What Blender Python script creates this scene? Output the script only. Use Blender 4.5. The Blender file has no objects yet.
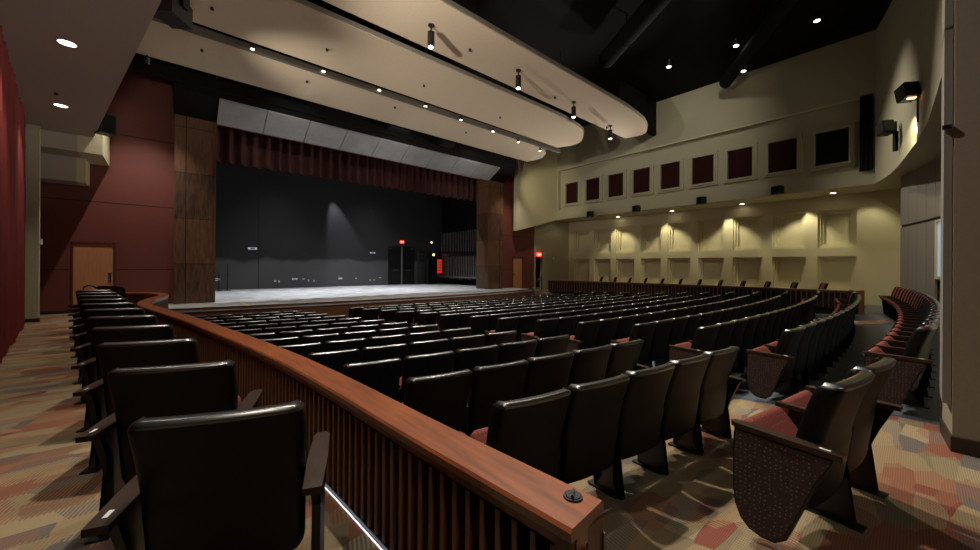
import bpy, bmesh, math, random
from mathutils import Vector, Matrix
random.seed(7)
PI = math.pi
sc = bpy.context.scene
COL = sc.collection

# ------------------------------------------------------------------ camera
F = 368.0; YAW = math.radians(41.1); ROLL = 0.0068; HY = 266.2
Fv = Vector((math.sin(YAW), math.cos(YAW), 0)); Rv = Vector((math.cos(YAW), -math.sin(YAW), 0)); Uv = Vector((0, 0, 1))
R2 = Rv * math.cos(ROLL) + Uv * math.sin(ROLL); U2 = -Rv * math.sin(ROLL) + Uv * math.cos(ROLL)
cam = bpy.data.cameras.new('camera'); co = bpy.data.objects.new('camera', cam); COL.objects.link(co)
cam.sensor_width = 36; cam.lens = F / 980 * 36; cam.shift_y = -(275 - HY) / 980; cam.clip_start = .05; cam.clip_end = 200
M = Matrix((R2, U2, -Fv)).transposed().to_4x4(); co.matrix_world = M
sc.camera = co

def ray(px, py):
    return Fv + R2 * ((px - 490) / F) + U2 * ((HY - py) / F)
def on_z(px, py, z):
    d = ray(px, py); return d * (z / d.z)
def on_x(px, py, x):
    d = ray(px, py); return d * (x / d.x)
def on_y(px, py, y):
    d = ray(px, py); return d * (y / d.y)

# ------------------------------------------------------------------ materials
def srgb(r, g, b):
    f = lambda c: (c / 255 / 12.92) if c / 255 <= .04045 else ((c / 255 + .055) / 1.055) ** 2.4
    return (f(r), f(g), f(b), 1)
def mat(name, rgb, rough=.6, metal=0., spec=.5, var=0., scale=8., bump=0., bscale=60., coat=0., stretch=None):
    m = bpy.data.materials.new(name); m.use_nodes = True; nt = m.node_tree; N = nt.nodes; L = nt.links
    b = N['Principled BSDF']; c = srgb(*rgb)
    b.inputs['Base Color'].default_value = c; b.inputs['Roughness'].default_value = rough
    b.inputs['Metallic'].default_value = metal; b.inputs['Specular IOR Level'].default_value = spec
    b.inputs['Coat Weight'].default_value = coat; b.inputs['Coat Roughness'].default_value = .25
    tc = N.new('ShaderNodeTexCoord')
    src = tc.outputs['Object']
    if stretch:
        mp = N.new('ShaderNodeMapping'); mp.inputs['Scale'].default_value = stretch; L.new(src, mp.inputs['Vector']); src = mp.outputs[0]
    nz = N.new('ShaderNodeTexNoise'); nz.inputs['Scale'].default_value = scale; nz.inputs['Detail'].default_value = 4
    L.new(src, nz.inputs['Vector'])
    rp = N.new('ShaderNodeValToRGB'); v = max(var, .02)
    rp.color_ramp.elements[0].position = .3; rp.color_ramp.elements[1].position = .7
    rp.color_ramp.elements[0].color = tuple(x * (1 - v) for x in c[:3]) + (1,)
    rp.color_ramp.elements[1].color = tuple(min(1, x * (1 + v)) for x in c[:3]) + (1,)
    L.new(nz.outputs['Fac'], rp.inputs[0]); L.new(rp.outputs[0], b.inputs['Base Color'])
    if bump:
        n2 = N.new('ShaderNodeTexNoise'); n2.inputs['Scale'].default_value = bscale; L.new(src, n2.inputs['Vector'])
        bp = N.new('ShaderNodeBump'); bp.inputs['Strength'].default_value = bump; bp.inputs['Distance'].default_value = .01
        L.new(n2.outputs['Fac'], bp.inputs['Height']); L.new(bp.outputs[0], b.inputs['Normal'])
    return m
def emit(name, rgb, k):
    m = bpy.data.materials.new(name); m.use_nodes = True; nt = m.node_tree
    b = nt.nodes['Principled BSDF']; b.inputs['Base Color'].default_value = srgb(*rgb)
    b.inputs['Emission Color'].default_value = srgb(*rgb); b.inputs['Emission Strength'].default_value = k
    return m

def carpet_mat():
    m = bpy.data.materials.new('woven_carpet'); m.use_nodes = True; nt = m.node_tree; N = nt.nodes; L = nt.links
    b = N['Principled BSDF']; b.inputs['Roughness'].default_value = .95; b.inputs['Specular IOR Level'].default_value = .1
    g = N.new('ShaderNodeNewGeometry')
    def vor(scl, rot, seed, loc):
        mp = N.new('ShaderNodeMapping'); mp.inputs['Scale'].default_value = scl; mp.inputs['Rotation'].default_value = (0, 0, rot)
        mp.inputs['Location'].default_value = loc
        L.new(g.outputs['Position'], mp.inputs['Vector'])
        v = N.new('ShaderNodeTexVoronoi'); v.inputs['Scale'].default_value = 1; v.inputs['Randomness'].default_value = .62
        v.voronoi_dimensions = '2D'; v.distance = 'MINKOWSKI'; v.inputs['Exponent'].default_value = 3.0
        L.new(mp.outputs[0], v.inputs['Vector'])
        s = N.new('ShaderNodeSeparateColor'); L.new(v.outputs['Color'], s.inputs[0])
        return s.outputs[0], s.outputs[1], v
    def ramp(stops):
        r = N.new('ShaderNodeValToRGB'); r.color_ramp.interpolation = 'CONSTANT'
        e = r.color_ramp.elements
        e[0].position = stops[0][0]; e[0].color = srgb(*stops[0][1]); e[1].position = stops[1][0]; e[1].color = srgb(*stops[1][1])
        for p, c in stops[2:]:
            x = e.new(p); x.color = srgb(*c)
        return r
    a0, a1, _ = vor((2.8, 6.2, 1), .10, 0, (0, 0, 0))
    b0, b1, _ = vor((2.3, 7.0, 1), -.16, 1, (3.3, 7.1, 0))
    pal = [(0, (148, 126, 96)), (.2, (138, 92, 72)), (.36, (154, 136, 106)), (.5, (106, 98, 92)), (.62, (146, 108, 82)), (.76, (128, 114, 90)), (.92, (128, 76, 62))]
    r1 = ramp(pal); r2 = ramp([(0, (140, 96, 74)), (.25, (152, 134, 104)), (.45, (104, 98, 96)), (.6, (146, 120, 90)), (.8, (130, 82, 68)), (.92, (164, 148, 118))])
    L.new(a0, r1.inputs[0]); L.new(b0, r2.inputs[0])
    # fine woven ribs mix the two layers
    mp = N.new('ShaderNodeMapping'); mp.inputs['Rotation'].default_value = (0, 0, .3); L.new(g.outputs['Position'], mp.inputs['Vector'])
    w = N.new('ShaderNodeTexWave'); w.inputs['Scale'].default_value = 14; w.inputs['Distortion'].default_value = 1.5; w.inputs['Detail'].default_value = 1
    L.new(mp.outputs[0], w.inputs['Vector'])
    gt = N.new('ShaderNodeMath'); gt.operation = 'GREATER_THAN'; L.new(b1, gt.inputs[0]); gt.inputs[1].default_value = .3
    mu = N.new('ShaderNodeMath'); mu.operation = 'MULTIPLY'; L.new(w.outputs['Fac'], mu.inputs[0]); L.new(gt.outputs[0], mu.inputs[1])
    mx = N.new('ShaderNodeMix'); mx.data_type = 'RGBA'
    L.new(mu.outputs[0], mx.inputs['Factor']); L.new(r1.outputs[0], mx.inputs['A']); L.new(r2.outputs[0], mx.inputs['B'])
    nz = N.new('ShaderNodeTexNoise'); nz.inputs['Scale'].default_value = 160; L.new(g.outputs['Position'], nz.inputs['Vector'])
    mm = N.new('ShaderNodeMapRange'); mm.inputs['To Min'].default_value = .5; mm.inputs['To Max'].default_value = 1.2
    w2 = N.new('ShaderNodeTexWave'); w2.inputs['Scale'].default_value = 26; w2.inputs['Distortion'].default_value = 2.5; w2.inputs['Detail'].default_value = 1; w2.inputs['Detail Scale'].default_value = .3; w2.bands_direction = 'Y'
    L.new(g.outputs['Position'], w2.inputs['Vector'])
    av = N.new('ShaderNodeMix'); av.inputs['Factor'].default_value = .35; L.new(nz.outputs['Fac'], av.inputs['A']); L.new(w2.outputs['Fac'], av.inputs['B']); L.new(av.outputs['Result'], mm.inputs['Value'])
    m2 = N.new('ShaderNodeMix'); m2.data_type = 'RGBA'; m2.blend_type = 'MULTIPLY'; m2.inputs['Factor'].default_value = 1
    L.new(mx.outputs['Result'], m2.inputs['A']); L.new(mm.outputs[0], m2.inputs['B'])
    L.new(m2.outputs['Result'], b.inputs['Base Color'])
    return m
def wood_panel_mat(name, c1, c2, zstep, xstep=None, rough=.4):
    """veneer in stacked rectangular sheets, each with a tone of its own and a thin joint"""
    m = bpy.data.materials.new(name); m.use_nodes = True; nt = m.node_tree; N = nt.nodes; L = nt.links
    b = N['Principled BSDF']; b.inputs['Roughness'].default_value = rough
    g = N.new('ShaderNodeNewGeometry')
    mp = N.new('ShaderNodeMapping'); mp.inputs['Scale'].default_value = (6, 6, .9); L.new(g.outputs['Position'], mp.inputs['Vector'])
    nz = N.new('ShaderNodeTexNoise'); nz.inputs['Scale'].default_value = 3; nz.inputs['Detail'].default_value = 6; L.new(mp.outputs[0], nz.inputs['Vector'])
    sp = N.new('ShaderNodeSeparateXYZ'); L.new(g.outputs['Position'], sp.inputs[0])
    dv = N.new('ShaderNodeMath'); dv.operation = 'DIVIDE'; L.new(sp.outputs['Z'], dv.inputs[0]); dv.inputs[1].default_value = zstep
    fl = N.new('ShaderNodeMath'); fl.operation = 'FLOOR'; L.new(dv.outputs[0], fl.inputs[0])
    wn = N.new('ShaderNodeTexWhiteNoise'); wn.noise_dimensions = '1D'; L.new(fl.outputs[0], wn.inputs['W'])
    ad = N.new('ShaderNodeMath'); ad.operation = 'MULTIPLY_ADD'; L.new(wn.outputs['Value'], ad.inputs[0]); ad.inputs[1].default_value = .35; L.new(nz.outputs['Fac'], ad.inputs[2])
    rp = N.new('ShaderNodeValToRGB'); rp.color_ramp.elements[0].position = .35; rp.color_ramp.elements[1].position = .9
    rp.color_ramp.elements[0].color = srgb(*c1); rp.color_ramp.elements[1].color = srgb(*c2); L.new(ad.outputs[0], rp.inputs[0])
    fr = N.new('ShaderNodeMath'); fr.operation = 'FRACT'; L.new(dv.outputs[0], fr.inputs[0])
    lt = N.new('ShaderNodeMath'); lt.operation = 'GREATER_THAN'; L.new(fr.outputs[0], lt.inputs[0]); lt.inputs[1].default_value = .012
    mx = N.new('ShaderNodeMix'); mx.data_type = 'RGBA'; L.new(lt.outputs[0], mx.inputs['Factor']); mx.inputs['A'].default_value = srgb(25, 15, 10); L.new(rp.outputs[0], mx.inputs['B'])
    L.new(mx.outputs['Result'], b.inputs['Base Color'])
    return m
def fabric_dots(name, base, dot):
    m = bpy.data.materials.new(name); m.use_nodes = True; nt = m.node_tree; N = nt.nodes; L = nt.links
    b = N['Principled BSDF']; b.inputs['Roughness'].default_value = .85; b.inputs['Specular IOR Level'].default_value = .2
    tc = N.new('ShaderNodeTexCoord'); v = N.new('ShaderNodeTexVoronoi'); v.inputs['Scale'].default_value = 42; v.inputs['Randomness'].default_value = .35
    L.new(tc.outputs['Object'], v.inputs['Vector'])
    lt = N.new('ShaderNodeMath'); lt.operation = 'LESS_THAN'; L.new(v.outputs['Distance'], lt.inputs[0]); lt.inputs[1].default_value = .17
    mx = N.new('ShaderNodeMix'); mx.data_type = 'RGBA'; L.new(lt.outputs[0], mx.inputs['Factor']); mx.inputs['A'].default_value = srgb(*base); mx.inputs['B'].default_value = srgb(*dot)
    L.new(mx.outputs['Result'], b.inputs['Base Color'])
    return m
def stage_wall_mat():
    """dark upper tone, grey lower tone, with an uneven edge between"""
    m = bpy.data.materials.new('stage_back_two_tone'); m.use_nodes = True; nt = m.node_tree; N = nt.nodes; L = nt.links
    b = N['Principled BSDF']; b.inputs['Roughness'].default_value = .9
    g = N.new('ShaderNodeNewGeometry'); sp = N.new('ShaderNodeSeparateXYZ'); L.new(g.outputs['Position'], sp.inputs[0])
    nz = N.new('ShaderNodeTexNoise'); nz.inputs['Scale'].default_value = .9; nz.inputs['Detail'].default_value = 5; L.new(g.outputs['Position'], nz.inputs['Vector'])
    ma = N.new('ShaderNodeMath'); ma.operation = 'MULTIPLY_ADD'; L.new(nz.outputs['Fac'], ma.inputs[0]); ma.inputs[1].default_value = -.7; L.new(sp.outputs['Z'], ma.inputs[2])
    mr = N.new('ShaderNodeMapRange'); mr.inputs['From Min'].default_value = -.2; mr.inputs['From Max'].default_value = 0.05; L.new(ma.outputs[0], mr.inputs['Value'])
    mx = N.new('ShaderNodeMix'); mx.data_type = 'RGBA'; L.new(mr.outputs[0], mx.inputs['Factor']); mx.inputs['A'].default_value = srgb(92, 92, 94); mx.inputs['B'].default_value = srgb(46, 46, 48)
    L.new(mx.outputs['Result'], b.inputs['Base Color'])
    return m

CARPET = carpet_mat()
CONC = mat('grey_concrete', (78, 84, 92), .45, var=.2, scale=3, bump=.1)
CREAM = mat('cream_plaster', (200, 192, 156), .75, var=.04, scale=30, bump=.15, bscale=90)
CREAMG = mat('greige_plaster', (174, 169, 142), .8, var=.04, scale=30, bump=.15, bscale=90)
SOFF = mat('soffit_plaster', (172, 164, 150), .85, var=.05, scale=40, bump=.2, bscale=120)
CLOUD = mat('cloud_gypsum', (196, 180, 154), .8, var=.03, scale=20)
CEDGE = mat('cloud_edge_metal', (150, 142, 130), .45, metal=.3)
REDW = mat('oxblood_wall_panel', (110, 55, 47), .55, var=.06, scale=2)
DARK = mat('dark_joint', (20, 14, 12), .7)
BLACK = mat('black_paint', (12, 12, 12), .85, spec=.2, var=.2, scale=4)
BLK = mat('black_metal', (16, 16, 17), .4, spec=.5)
SHELL = mat('black_seat_shell', (6, 6, 7), .5, spec=.28, bump=.08, bscale=220)
SRIM = mat('polished_black_rim', (10, 10, 11), .3, spec=1., coat=.9)
SFAB = fabric_dots('rust_upholstery', (122, 64, 56), (158, 104, 92))
PFAB = fabric_dots('plum_panel_fabric', (60, 47, 45), (120, 98, 92))
ARMW = mat('dark_stained_arm', (50, 34, 26), .35, var=.35, scale=9, stretch=(8, 1, 8))
WOOD = mat('cherry_cap', (128, 68, 36), .36, var=.32, scale=12, stretch=(3, .25, 1), coat=.2)
SLAT = mat('walnut_slat', (104, 64, 42), .45, var=.25, scale=6, stretch=(6, 6, .6))
SLATB = mat('slat_backing', (14, 10, 9), .8)
PWOOD = wood_panel_mat('pilaster_veneer', (50, 39, 31), (112, 78, 54), 1.55)
DOORW = mat('door_veneer', (192, 130, 90), .45, var=.1, scale=5, stretch=(5, 5, .5))
STFL = mat('painted_stage_floor', (158, 158, 160), .55, var=.3, scale=2.0, bump=.05)
STFACE = mat('stage_fascia_wood', (92, 56, 36), .4, var=.25, scale=4, stretch=(.5, 5, 5))
STBACK = stage_wall_mat()
HEAD = mat('header_grey_panel', (146, 147, 144), .5, var=.12, scale=2)
VELV = mat('maroon_velvet', (72, 36, 32), .8, var=.2, scale=3)
REDC = mat('red_velvet', (116, 32, 28), .75, var=.2, scale=3)
GREYP = fabric_dots('grey_acoustic_fabric', (132, 126, 118), (146, 140, 132))
WINR = fabric_dots('maroon_window_fabric', (44, 14, 12), (60, 22, 18))
WINK = mat('dark_window_glass', (10, 9, 10), .7, spec=.2)
CHROME = mat('chrome', (190, 190, 190), .25, metal=1)
WHITE = mat('white_plate', (225, 225, 220), .5)
LENS = emit('lamp_lens', (255, 240, 214), 14)
LENSB = emit('lamp_lens_large', (255, 240, 214), 6)
LED = emit('led_strip', (235, 240, 255), 3)
EXITR = emit('exit_red', (255, 62, 40), 2.2)
EXITW = emit('exit_letters', (255, 215, 190), 2.5)
AMB = emit('amber_lens', (255, 190, 130), 4)
WGLASS = emit('lit_window_glass', (170, 196, 225), .35)
SIGNR = emit('lit_red_sign', (200, 50, 36), .8)
YEL = mat('yellow_tape', (200, 190, 90), .6)
LINE = mat('steel_line', (170, 168, 160), .4, metal=.4)
BASEB = mat('brown_base', (46, 32, 24), .5)

# ------------------------------------------------------------------ mesh helpers
def add_box(bm, x0, y0, z0, x1, y1, z1, mi=0, M=None):
    vs = [bm.verts.new((x, y, z)) for z in (z0, z1) for x, y in ((x0, y0), (x1, y0), (x1, y1), (x0, y1))]
    fs = [(0, 3, 2, 1), (4, 5, 6, 7), (0, 1, 5, 4), (1, 2, 6, 5), (2, 3, 7, 6), (3, 0, 4, 7)]
    for f in fs:
        q = bm.faces.new([vs[i] for i in f]); q.material_index = mi
    if M is not None: bmesh.ops.transform(bm, matrix=M, verts=vs)
    return vs
def add_prism(bm, pts, a, b, axis='z', mi=0):
    """polygon (2-D) extruded from a to b along the axis"""
    def P(p, t):
        return {'z': (p[0], p[1], t), 'x': (t, p[0], p[1]), 'y': (p[0], t, p[1])}[axis]
    v0 = [bm.verts.new(P(p, a)) for p in pts]; v1 = [bm.verts.new(P(p, b)) for p in pts]
    n = len(pts)
    fs = [bm.faces.new(v0[::-1]), bm.faces.new(v1)]
    for i in range(n): fs.append(bm.faces.new((v0[i], v0[(i + 1) % n], v1[(i + 1) % n], v1[i])))
    for f in fs: f.material_index = mi
    return v0 + v1
def add_cyl(bm, c, r, h, n=16, r2=None, axis=Vector((0, 0, 1)), mi=0):
    r2 = r if r2 is None else r2; axis = Vector(axis).normalized(); c = Vector(c)
    q = Vector((0, 0, 1)).rotation_difference(axis)
    a = []; b = []
    for i in range(n):
        t = 2 * PI * i / n; p = Vector((math.cos(t), math.sin(t), 0))
        a.append(bm.verts.new(c + q @ (p * r))); b.append(bm.verts.new(c + q @ (p * r2 + Vector((0, 0, h)))))
    fs = [bm.faces.new(a[::-1]), bm.faces.new(b)]
    for i in range(n): fs.append(bm.faces.new((a[i], a[(i + 1) % n], b[(i + 1) % n], b[i])))
    for f in fs: f.material_index = mi
def add_tube(bm, pts, r, n=8, mi=0):
    pts = [Vector(p) for p in pts]; rings = []
    for i, p in enumerate(pts):
        d = (pts[min(i + 1, len(pts) - 1)] - pts[max(i - 1, 0)]).normalized()
        up = Vector((0, 0, 1)) if abs(d.z) < .95 else Vector((1, 0, 0))
        s = d.cross(up).normalized(); u = s.cross(d)
        rings.append([bm.verts.new(p + (s * math.cos(2 * PI * k / n) + u * math.sin(2 * PI * k / n)) * r) for k in range(n)])
    for a, b in zip(rings, rings[1:]):
        for k in range(n): bm.faces.new((a[k], a[(k + 1) % n], b[(k + 1) % n], b[k])).material_index = mi
    bm.faces.new(rings[0][::-1]); bm.faces.new(rings[-1])
def mesh_of(name, bm, mats, smooth=False, bevel=0, seg=2):
    if bevel:
        bmesh.ops.bevel(bm, geom=[e for e in bm.edges if len(e.link_faces) == 2 and e.calc_face_angle(0) > .6], offset=bevel, segments=seg, affect='EDGES', clamp_overlap=True)
    bmesh.ops.recalc_face_normals(bm, faces=bm.faces)
    me = bpy.data.meshes.new(name); bm.to_mesh(me); bm.free()
    for m in (mats if isinstance(mats, (list, tuple)) else [mats]): me.materials.append(m)
    if smooth:
        for p in me.polygons: p.use_smooth = True
        try: me.set_sharp_from_angle(angle=.7)
        except Exception: pass
    return me
def obj(name, bm, mats, parent=None, smooth=False, bevel=0, seg=2):
    me = mesh_of(name, bm, mats, smooth, bevel, seg) if isinstance(bm, bmesh.types.BMesh) else bm
    o = bpy.data.objects.new(name, me); COL.objects.link(o)
    if parent is not None: o.parent = parent
    return o
def tag(o, label, cat, group=None):
    o['label'] = label; o['category'] = cat
    if group: o['group'] = group
    return o
def thing(name, label, cat, loc=(0, 0, 0), rz=0, group=None):
    o = bpy.data.objects.new(name, None); COL.objects.link(o); o.empty_display_size = .1
    o.location = loc; o.rotation_euler = (0, 0, rz)
    return tag(o, label, cat, group)
def struct(name, bm, mats, parent=None, **k):
    o = obj(name, bm, mats, parent, **k)
    if parent is None: o['kind'] = 'structure'
    return o
def dup(root):
    r = root.copy(); COL.objects.link(r)
    for ch in list(root.children):
        c = ch.copy(); COL.objects.link(c); c.parent = r
        for g in list(ch.children):
            d = g.copy(); COL.objects.link(d); d.parent = c
    return r
NB = bmesh.new
ORD = 'first second third fourth fifth sixth seventh eighth ninth tenth eleventh twelfth thirteenth fourteenth fifteenth sixteenth seventeenth eighteenth nineteenth twentieth'.split()
ORD += ['twenty-' + x for x in ORD[:9]]

# ------------------------------------------------------------------ room profile
BOXF = -1.5; STZ = -1.35; CEIL = 9.0
XC = 10.0; RC = 112.0
def rowy(x, y0): return y0 + (x - XC) ** 2 / RC
def floor_z(d):                       # d: distance in front of the rear orchestra row
    if d <= -.80: return BOXF
    if d <= -.25:
        t = (d + .80) / .55; return BOXF + t * (-(.73 - .02 + .93) - BOXF)
    dd = min(d, 12.0)
    return -(.73 + .078 * dd - .0019 * dd * dd + .93)
def gz(x, y):
    return floor_z(y - (x - XC) ** 2 / RC - .75)

RAIL_L = [(1.027, .685), (.95, 1.6), (.88, 2.6), (.78, 3.6), (.62, 4.7), (.47, 5.6), (.27, 6.8), (.03, 8.0), (-.2, 9.1), (-.36, 10.0), (-.38, 10.8), (-.3, 11.5), (-.17, 12.2), (-.1, 12.8), (-.16, 13.4), (-.42, 14.0), (-.9, 14.4), (-1.5, 14.6)]
RAIL_R = [(18.75, 1.25), (18.72, 3), (18.6, 5), (18.45, 7), (18.25, 9), (18.0, 11), (17.75, 13), (17.5, 14.6)]
RT = -.80   # top of the rails
def catmull(pts, n=8):
    P = [Vector((*p, 0)) for p in pts]; P = [P[0] * 2 - P[1]] + P + [P[-1] * 2 - P[-2]]; out = []
    for i in range(1, len(P) - 2):
        for k in range(n):
            t = k / n; a, b, c, d = P[i - 1:i + 3]
            out.append(.5 * ((2 * b) + (c - a) * t + (2 * a - 5 * b + 4 * c - d) * t * t + (3 * b - a - 3 * c + d) * t ** 3))
    out.append(P[-2]); return out
def resample(path, step):
    L = [0]
    for a, b in zip(path, path[1:]): L.append(L[-1] + (b - a).length)
    n = max(2, round(L[-1] / step)); out = []; j = 0
    for i in range(n + 1):
        s = L[-1] * i / n
        while j < len(L) - 2 and L[j + 1] < s: j += 1
        t = (s - L[j]) / max(1e-9, L[j + 1] - L[j]); out.append(path[j].lerp(path[j + 1], min(1, max(0, t))))
    return out
def sweep(bm, path, prof, mi=0):
    """prof: list of (offset to the right of travel, z)"""
    rings = []
    for i, p in enumerate(path):
        d = (path[min(i + 1, len(path) - 1)] - path[max(i - 1, 0)]).normalized(); s = Vector((d.y, -d.x, 0))
        rings.append([bm.verts.new(p + s * o + Vector((0, 0, z))) for o, z in prof])
    n = len(prof)
    for a, b in zip(rings, rings[1:]):
        for k in range(n): bm.faces.new((a[k], a[(k + 1) % n], b[(k + 1) % n], b[k])).material_index = mi
    bm.faces.new(rings[0][::-1]).material_index = mi; bm.faces.new(rings[-1]).material_index = mi
def rail_x(path, y):
    for a, b in zip(path, path[1:]):
        if a[1] <= y <= b[1]: return a[0] + (b[0] - a[0]) * (y - a[1]) / (b[1] - a[1])
    return path[0][0] if y < path[0][1] else path[-1][0]

# floors
bm = NB()   # orchestra concrete, a curved bowl
xs = [-1.6 + i * .55 for i in range(46)]; ds = [-6, -3, -1.4, -.80, -.53, -.25] + [i * .75 for i in range(0, 21)]
g = [[bm.verts.new((x, d + .75 + (x - XC) ** 2 / RC, floor_z(d) )) for x in xs] for d in ds]
for a, b in zip(g, g[1:]):
    for i in range(len(xs) - 1): bm.faces.new((a[i], a[i + 1], b[i + 1], b[i]))
struct('floor', bm, CONC, smooth=True)
def carpet_strip(name, polys, off=.006):
    """carpet laid on the sloping orchestra floor between two x values over a run of y"""
    bm = NB()
    for fx0, fx1, y0, y1, n in polys:
        m = 14; G = []
        for j in range(n + 1):
            y = y0 + (y1 - y0) * j / n; x0 = fx0(y); x1 = fx1(y)
            G.append([bm.verts.new((x0 + (x1 - x0) * i / m, y, gz(x0 + (x1 - x0) * i / m, y) + off)) for i in range(m + 1)])
        for a, b in zip(G, G[1:]):
            for i in range(m): bm.faces.new((a[i], a[i + 1], b[i + 1], b[i]))
    return struct(name, bm, CARPET, smooth=True)
carpet_strip('floor_rear_carpet', [(lambda y: .9, lambda y: 5.0, -3.0, 1.9, 60), (lambda y: 5.0, lambda y: 5.55, -.2, 1.5, 24)])
carpet_strip('floor_near_aisle_carpet', [(lambda y: 4.2 - .10 * (y - 1), lambda y: 5.3 - .12 * (y - 1), 1.9, 13.0, 40)], .012)
carpet_strip('floor_far_aisle_carpet', [(lambda y: 15.45, lambda y: 16.4, .1, 13.0, 40)], .012)
# box floors
def wallx(y): return -.83 - .141 * y
path_l = resample(catmull(RAIL_L), .12)
bm = NB()
edge = [(p.x - .02, p.y) for p in path_l]
poly = [(1.01, -4.0)] + edge + [(-1.6, 16.6), (-3.6, 16.6), (wallx(-4) - .3, -4.0)]
add_prism(bm, poly, -2.5, BOXF, 'z'); bmesh.ops.triangulate(bm, faces=[f for f in bm.faces if len(f.verts) > 4])
struct('floor_side_box', bm, CARPET)
path_r = resample(catmull(RAIL_R), .15)
bm = NB()
poly = [(p.x + .02, p.y) for p in path_r] + [(17.6, 16.5), (22.2, 16.5), (22.2, 1.2)]
add_prism(bm, poly, -2.5, BOXF, 'z'); bmesh.ops.triangulate(bm, faces=[f for f in bm.faces if len(f.verts) > 4])
struct('floor_far_box', bm, CARPET)

# ------------------------------------------------------------------ rails
def rail(name, path, label, side, drop, slatstep, cap_mat=WOOD, blocks=None):
    t = thing(name, label, 'railing', (path[0].x, path[0].y, BOXF))
    off = Vector((path[0].x, path[0].y, BOXF)); P = [p - Vector((off.x, off.y, 0)) for p in path]
    z = lambda v: v - BOXF
    bm = NB(); sweep(bm, P, [(-.10, z(RT - .045)), (-.105, z(RT - .012)), (-.095, z(RT)), (.095, z(RT)), (.105, z(RT - .012)), (.105, z(RT - .045)), (.08, z(RT - .045)), (.08, z(RT - .10)), (-.07, z(RT - .10)), (-.07, z(RT - .045))])
    obj('cap', bm, cap_mat, t)
    lo = z(drop)
    bm = NB(); sweep(bm, P, [(-.012, lo), (-.012, z(RT - .09)), (.06, z(RT - .09)), (.06, lo)]); obj('backing_panel', bm, SLATB, t)
    bm = NB(); sweep(bm, P, [(.062, lo), (.062, z(RT - .09)), (.078, z(RT - .09)), (.078, lo)]); obj('outer_panel', bm, SLAT, t)
    bm = NB(); sweep(bm, P, [(-.075, z(BOXF) + .0), (-.075, z(BOXF) + .03), (-.012, z(BOXF) + .03), (-.012, z(BOXF) + .0)]); obj('toe_strip', bm, BLK, t)
    # slats: the near hundred as parts, the rest as one part
    fine = resample(path, slatstep); n = 0
    far = NB()
    for i, p in enumerate(fine):
        d = (fine[min(i + 1, len(fine) - 1)] - fine[max(i - 1, 0)]).normalized(); s = Vector((d.y, -d.x, 0))
        q = p - Vector((off.x, off.y, 0)); M = Matrix.Translation(q) @ Matrix.Rotation(math.atan2(d.y, d.x) - PI / 2, 4, 'Z')
        zb = z(BOXF) + .04
        a = (-.078, -.014, zb, -.014, .014, z(RT - .10)); b = (.08, -.014, lo, .095, .014, z(RT - .10))
        if side == 'in' and n < 96:
            bm = NB(); add_box(bm, *a, M=M); obj('slat', bm, SLAT, t, bevel=.003, seg=1); n += 1
            add_box(far, *b, M=M)
        else:
            add_box(far, *a, M=M); add_box(far, *b, M=M)
    o = obj('slats_beyond', far, SLAT, t); o['kind'] = 'stuff'
    return t
fullpath_l = resample(catmull(RAIL_L), .05)
rl = rail('slatted_rail', fullpath_l, 'cherry-capped slatted wooden rail curving along the near side box to the stage', 'in', -2.35, .082)
# end post and LED under the near rail
bm = NB(); o0 = Vector((RAIL_L[0][0], RAIL_L[0][1], BOXF))
add_box(bm, -.085, .0, -.2, .09, .07, .652); obj('end_post', bm, SLAT, rl, bevel=.006)
bm = NB(); P = [p - Vector((o0.x, o0.y, 0)) for p in fullpath_l]
sweep(bm, P[4:150], [(-.084, .003), (-.084, .006), (-.080, .006), (-.080, .003)]); obj('light_strip', bm, LED, rl)
rr = rail('slatted_rail', resample(catmull(RAIL_R), .1), 'dark slatted wooden rail along the far side box below the coffered wall', 'out', -2.45, .16, cap_mat=SLAT)
# the far rail faces the audience on its -x side: posts
bm = NB(); add_box(bm, -.12, -.14, -.75, .12, 0, .72); obj('end_post', bm, SLAT, rr)
# puck on the cap
t = thing('light_switch_disc', 'round black disc with a turn lever set into the end of the wooden rail cap', 'disc', (*on_z(573, 497, RT).xy, RT))
bm = NB(); add_cyl(bm, (0, 0, 0), .034, .006, 28, .032); add_cyl(bm, (0, 0, .006), .026, .003, 28, .024); obj('disc', bm, BLK, t, smooth=True)
bm = NB(); add_box(bm, -.025, -.0045, .009, .025, .0045, .02, M=Matrix.Rotation(.5, 4, 'Z')); obj('lever', bm, BLK, t, bevel=.003)

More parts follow.
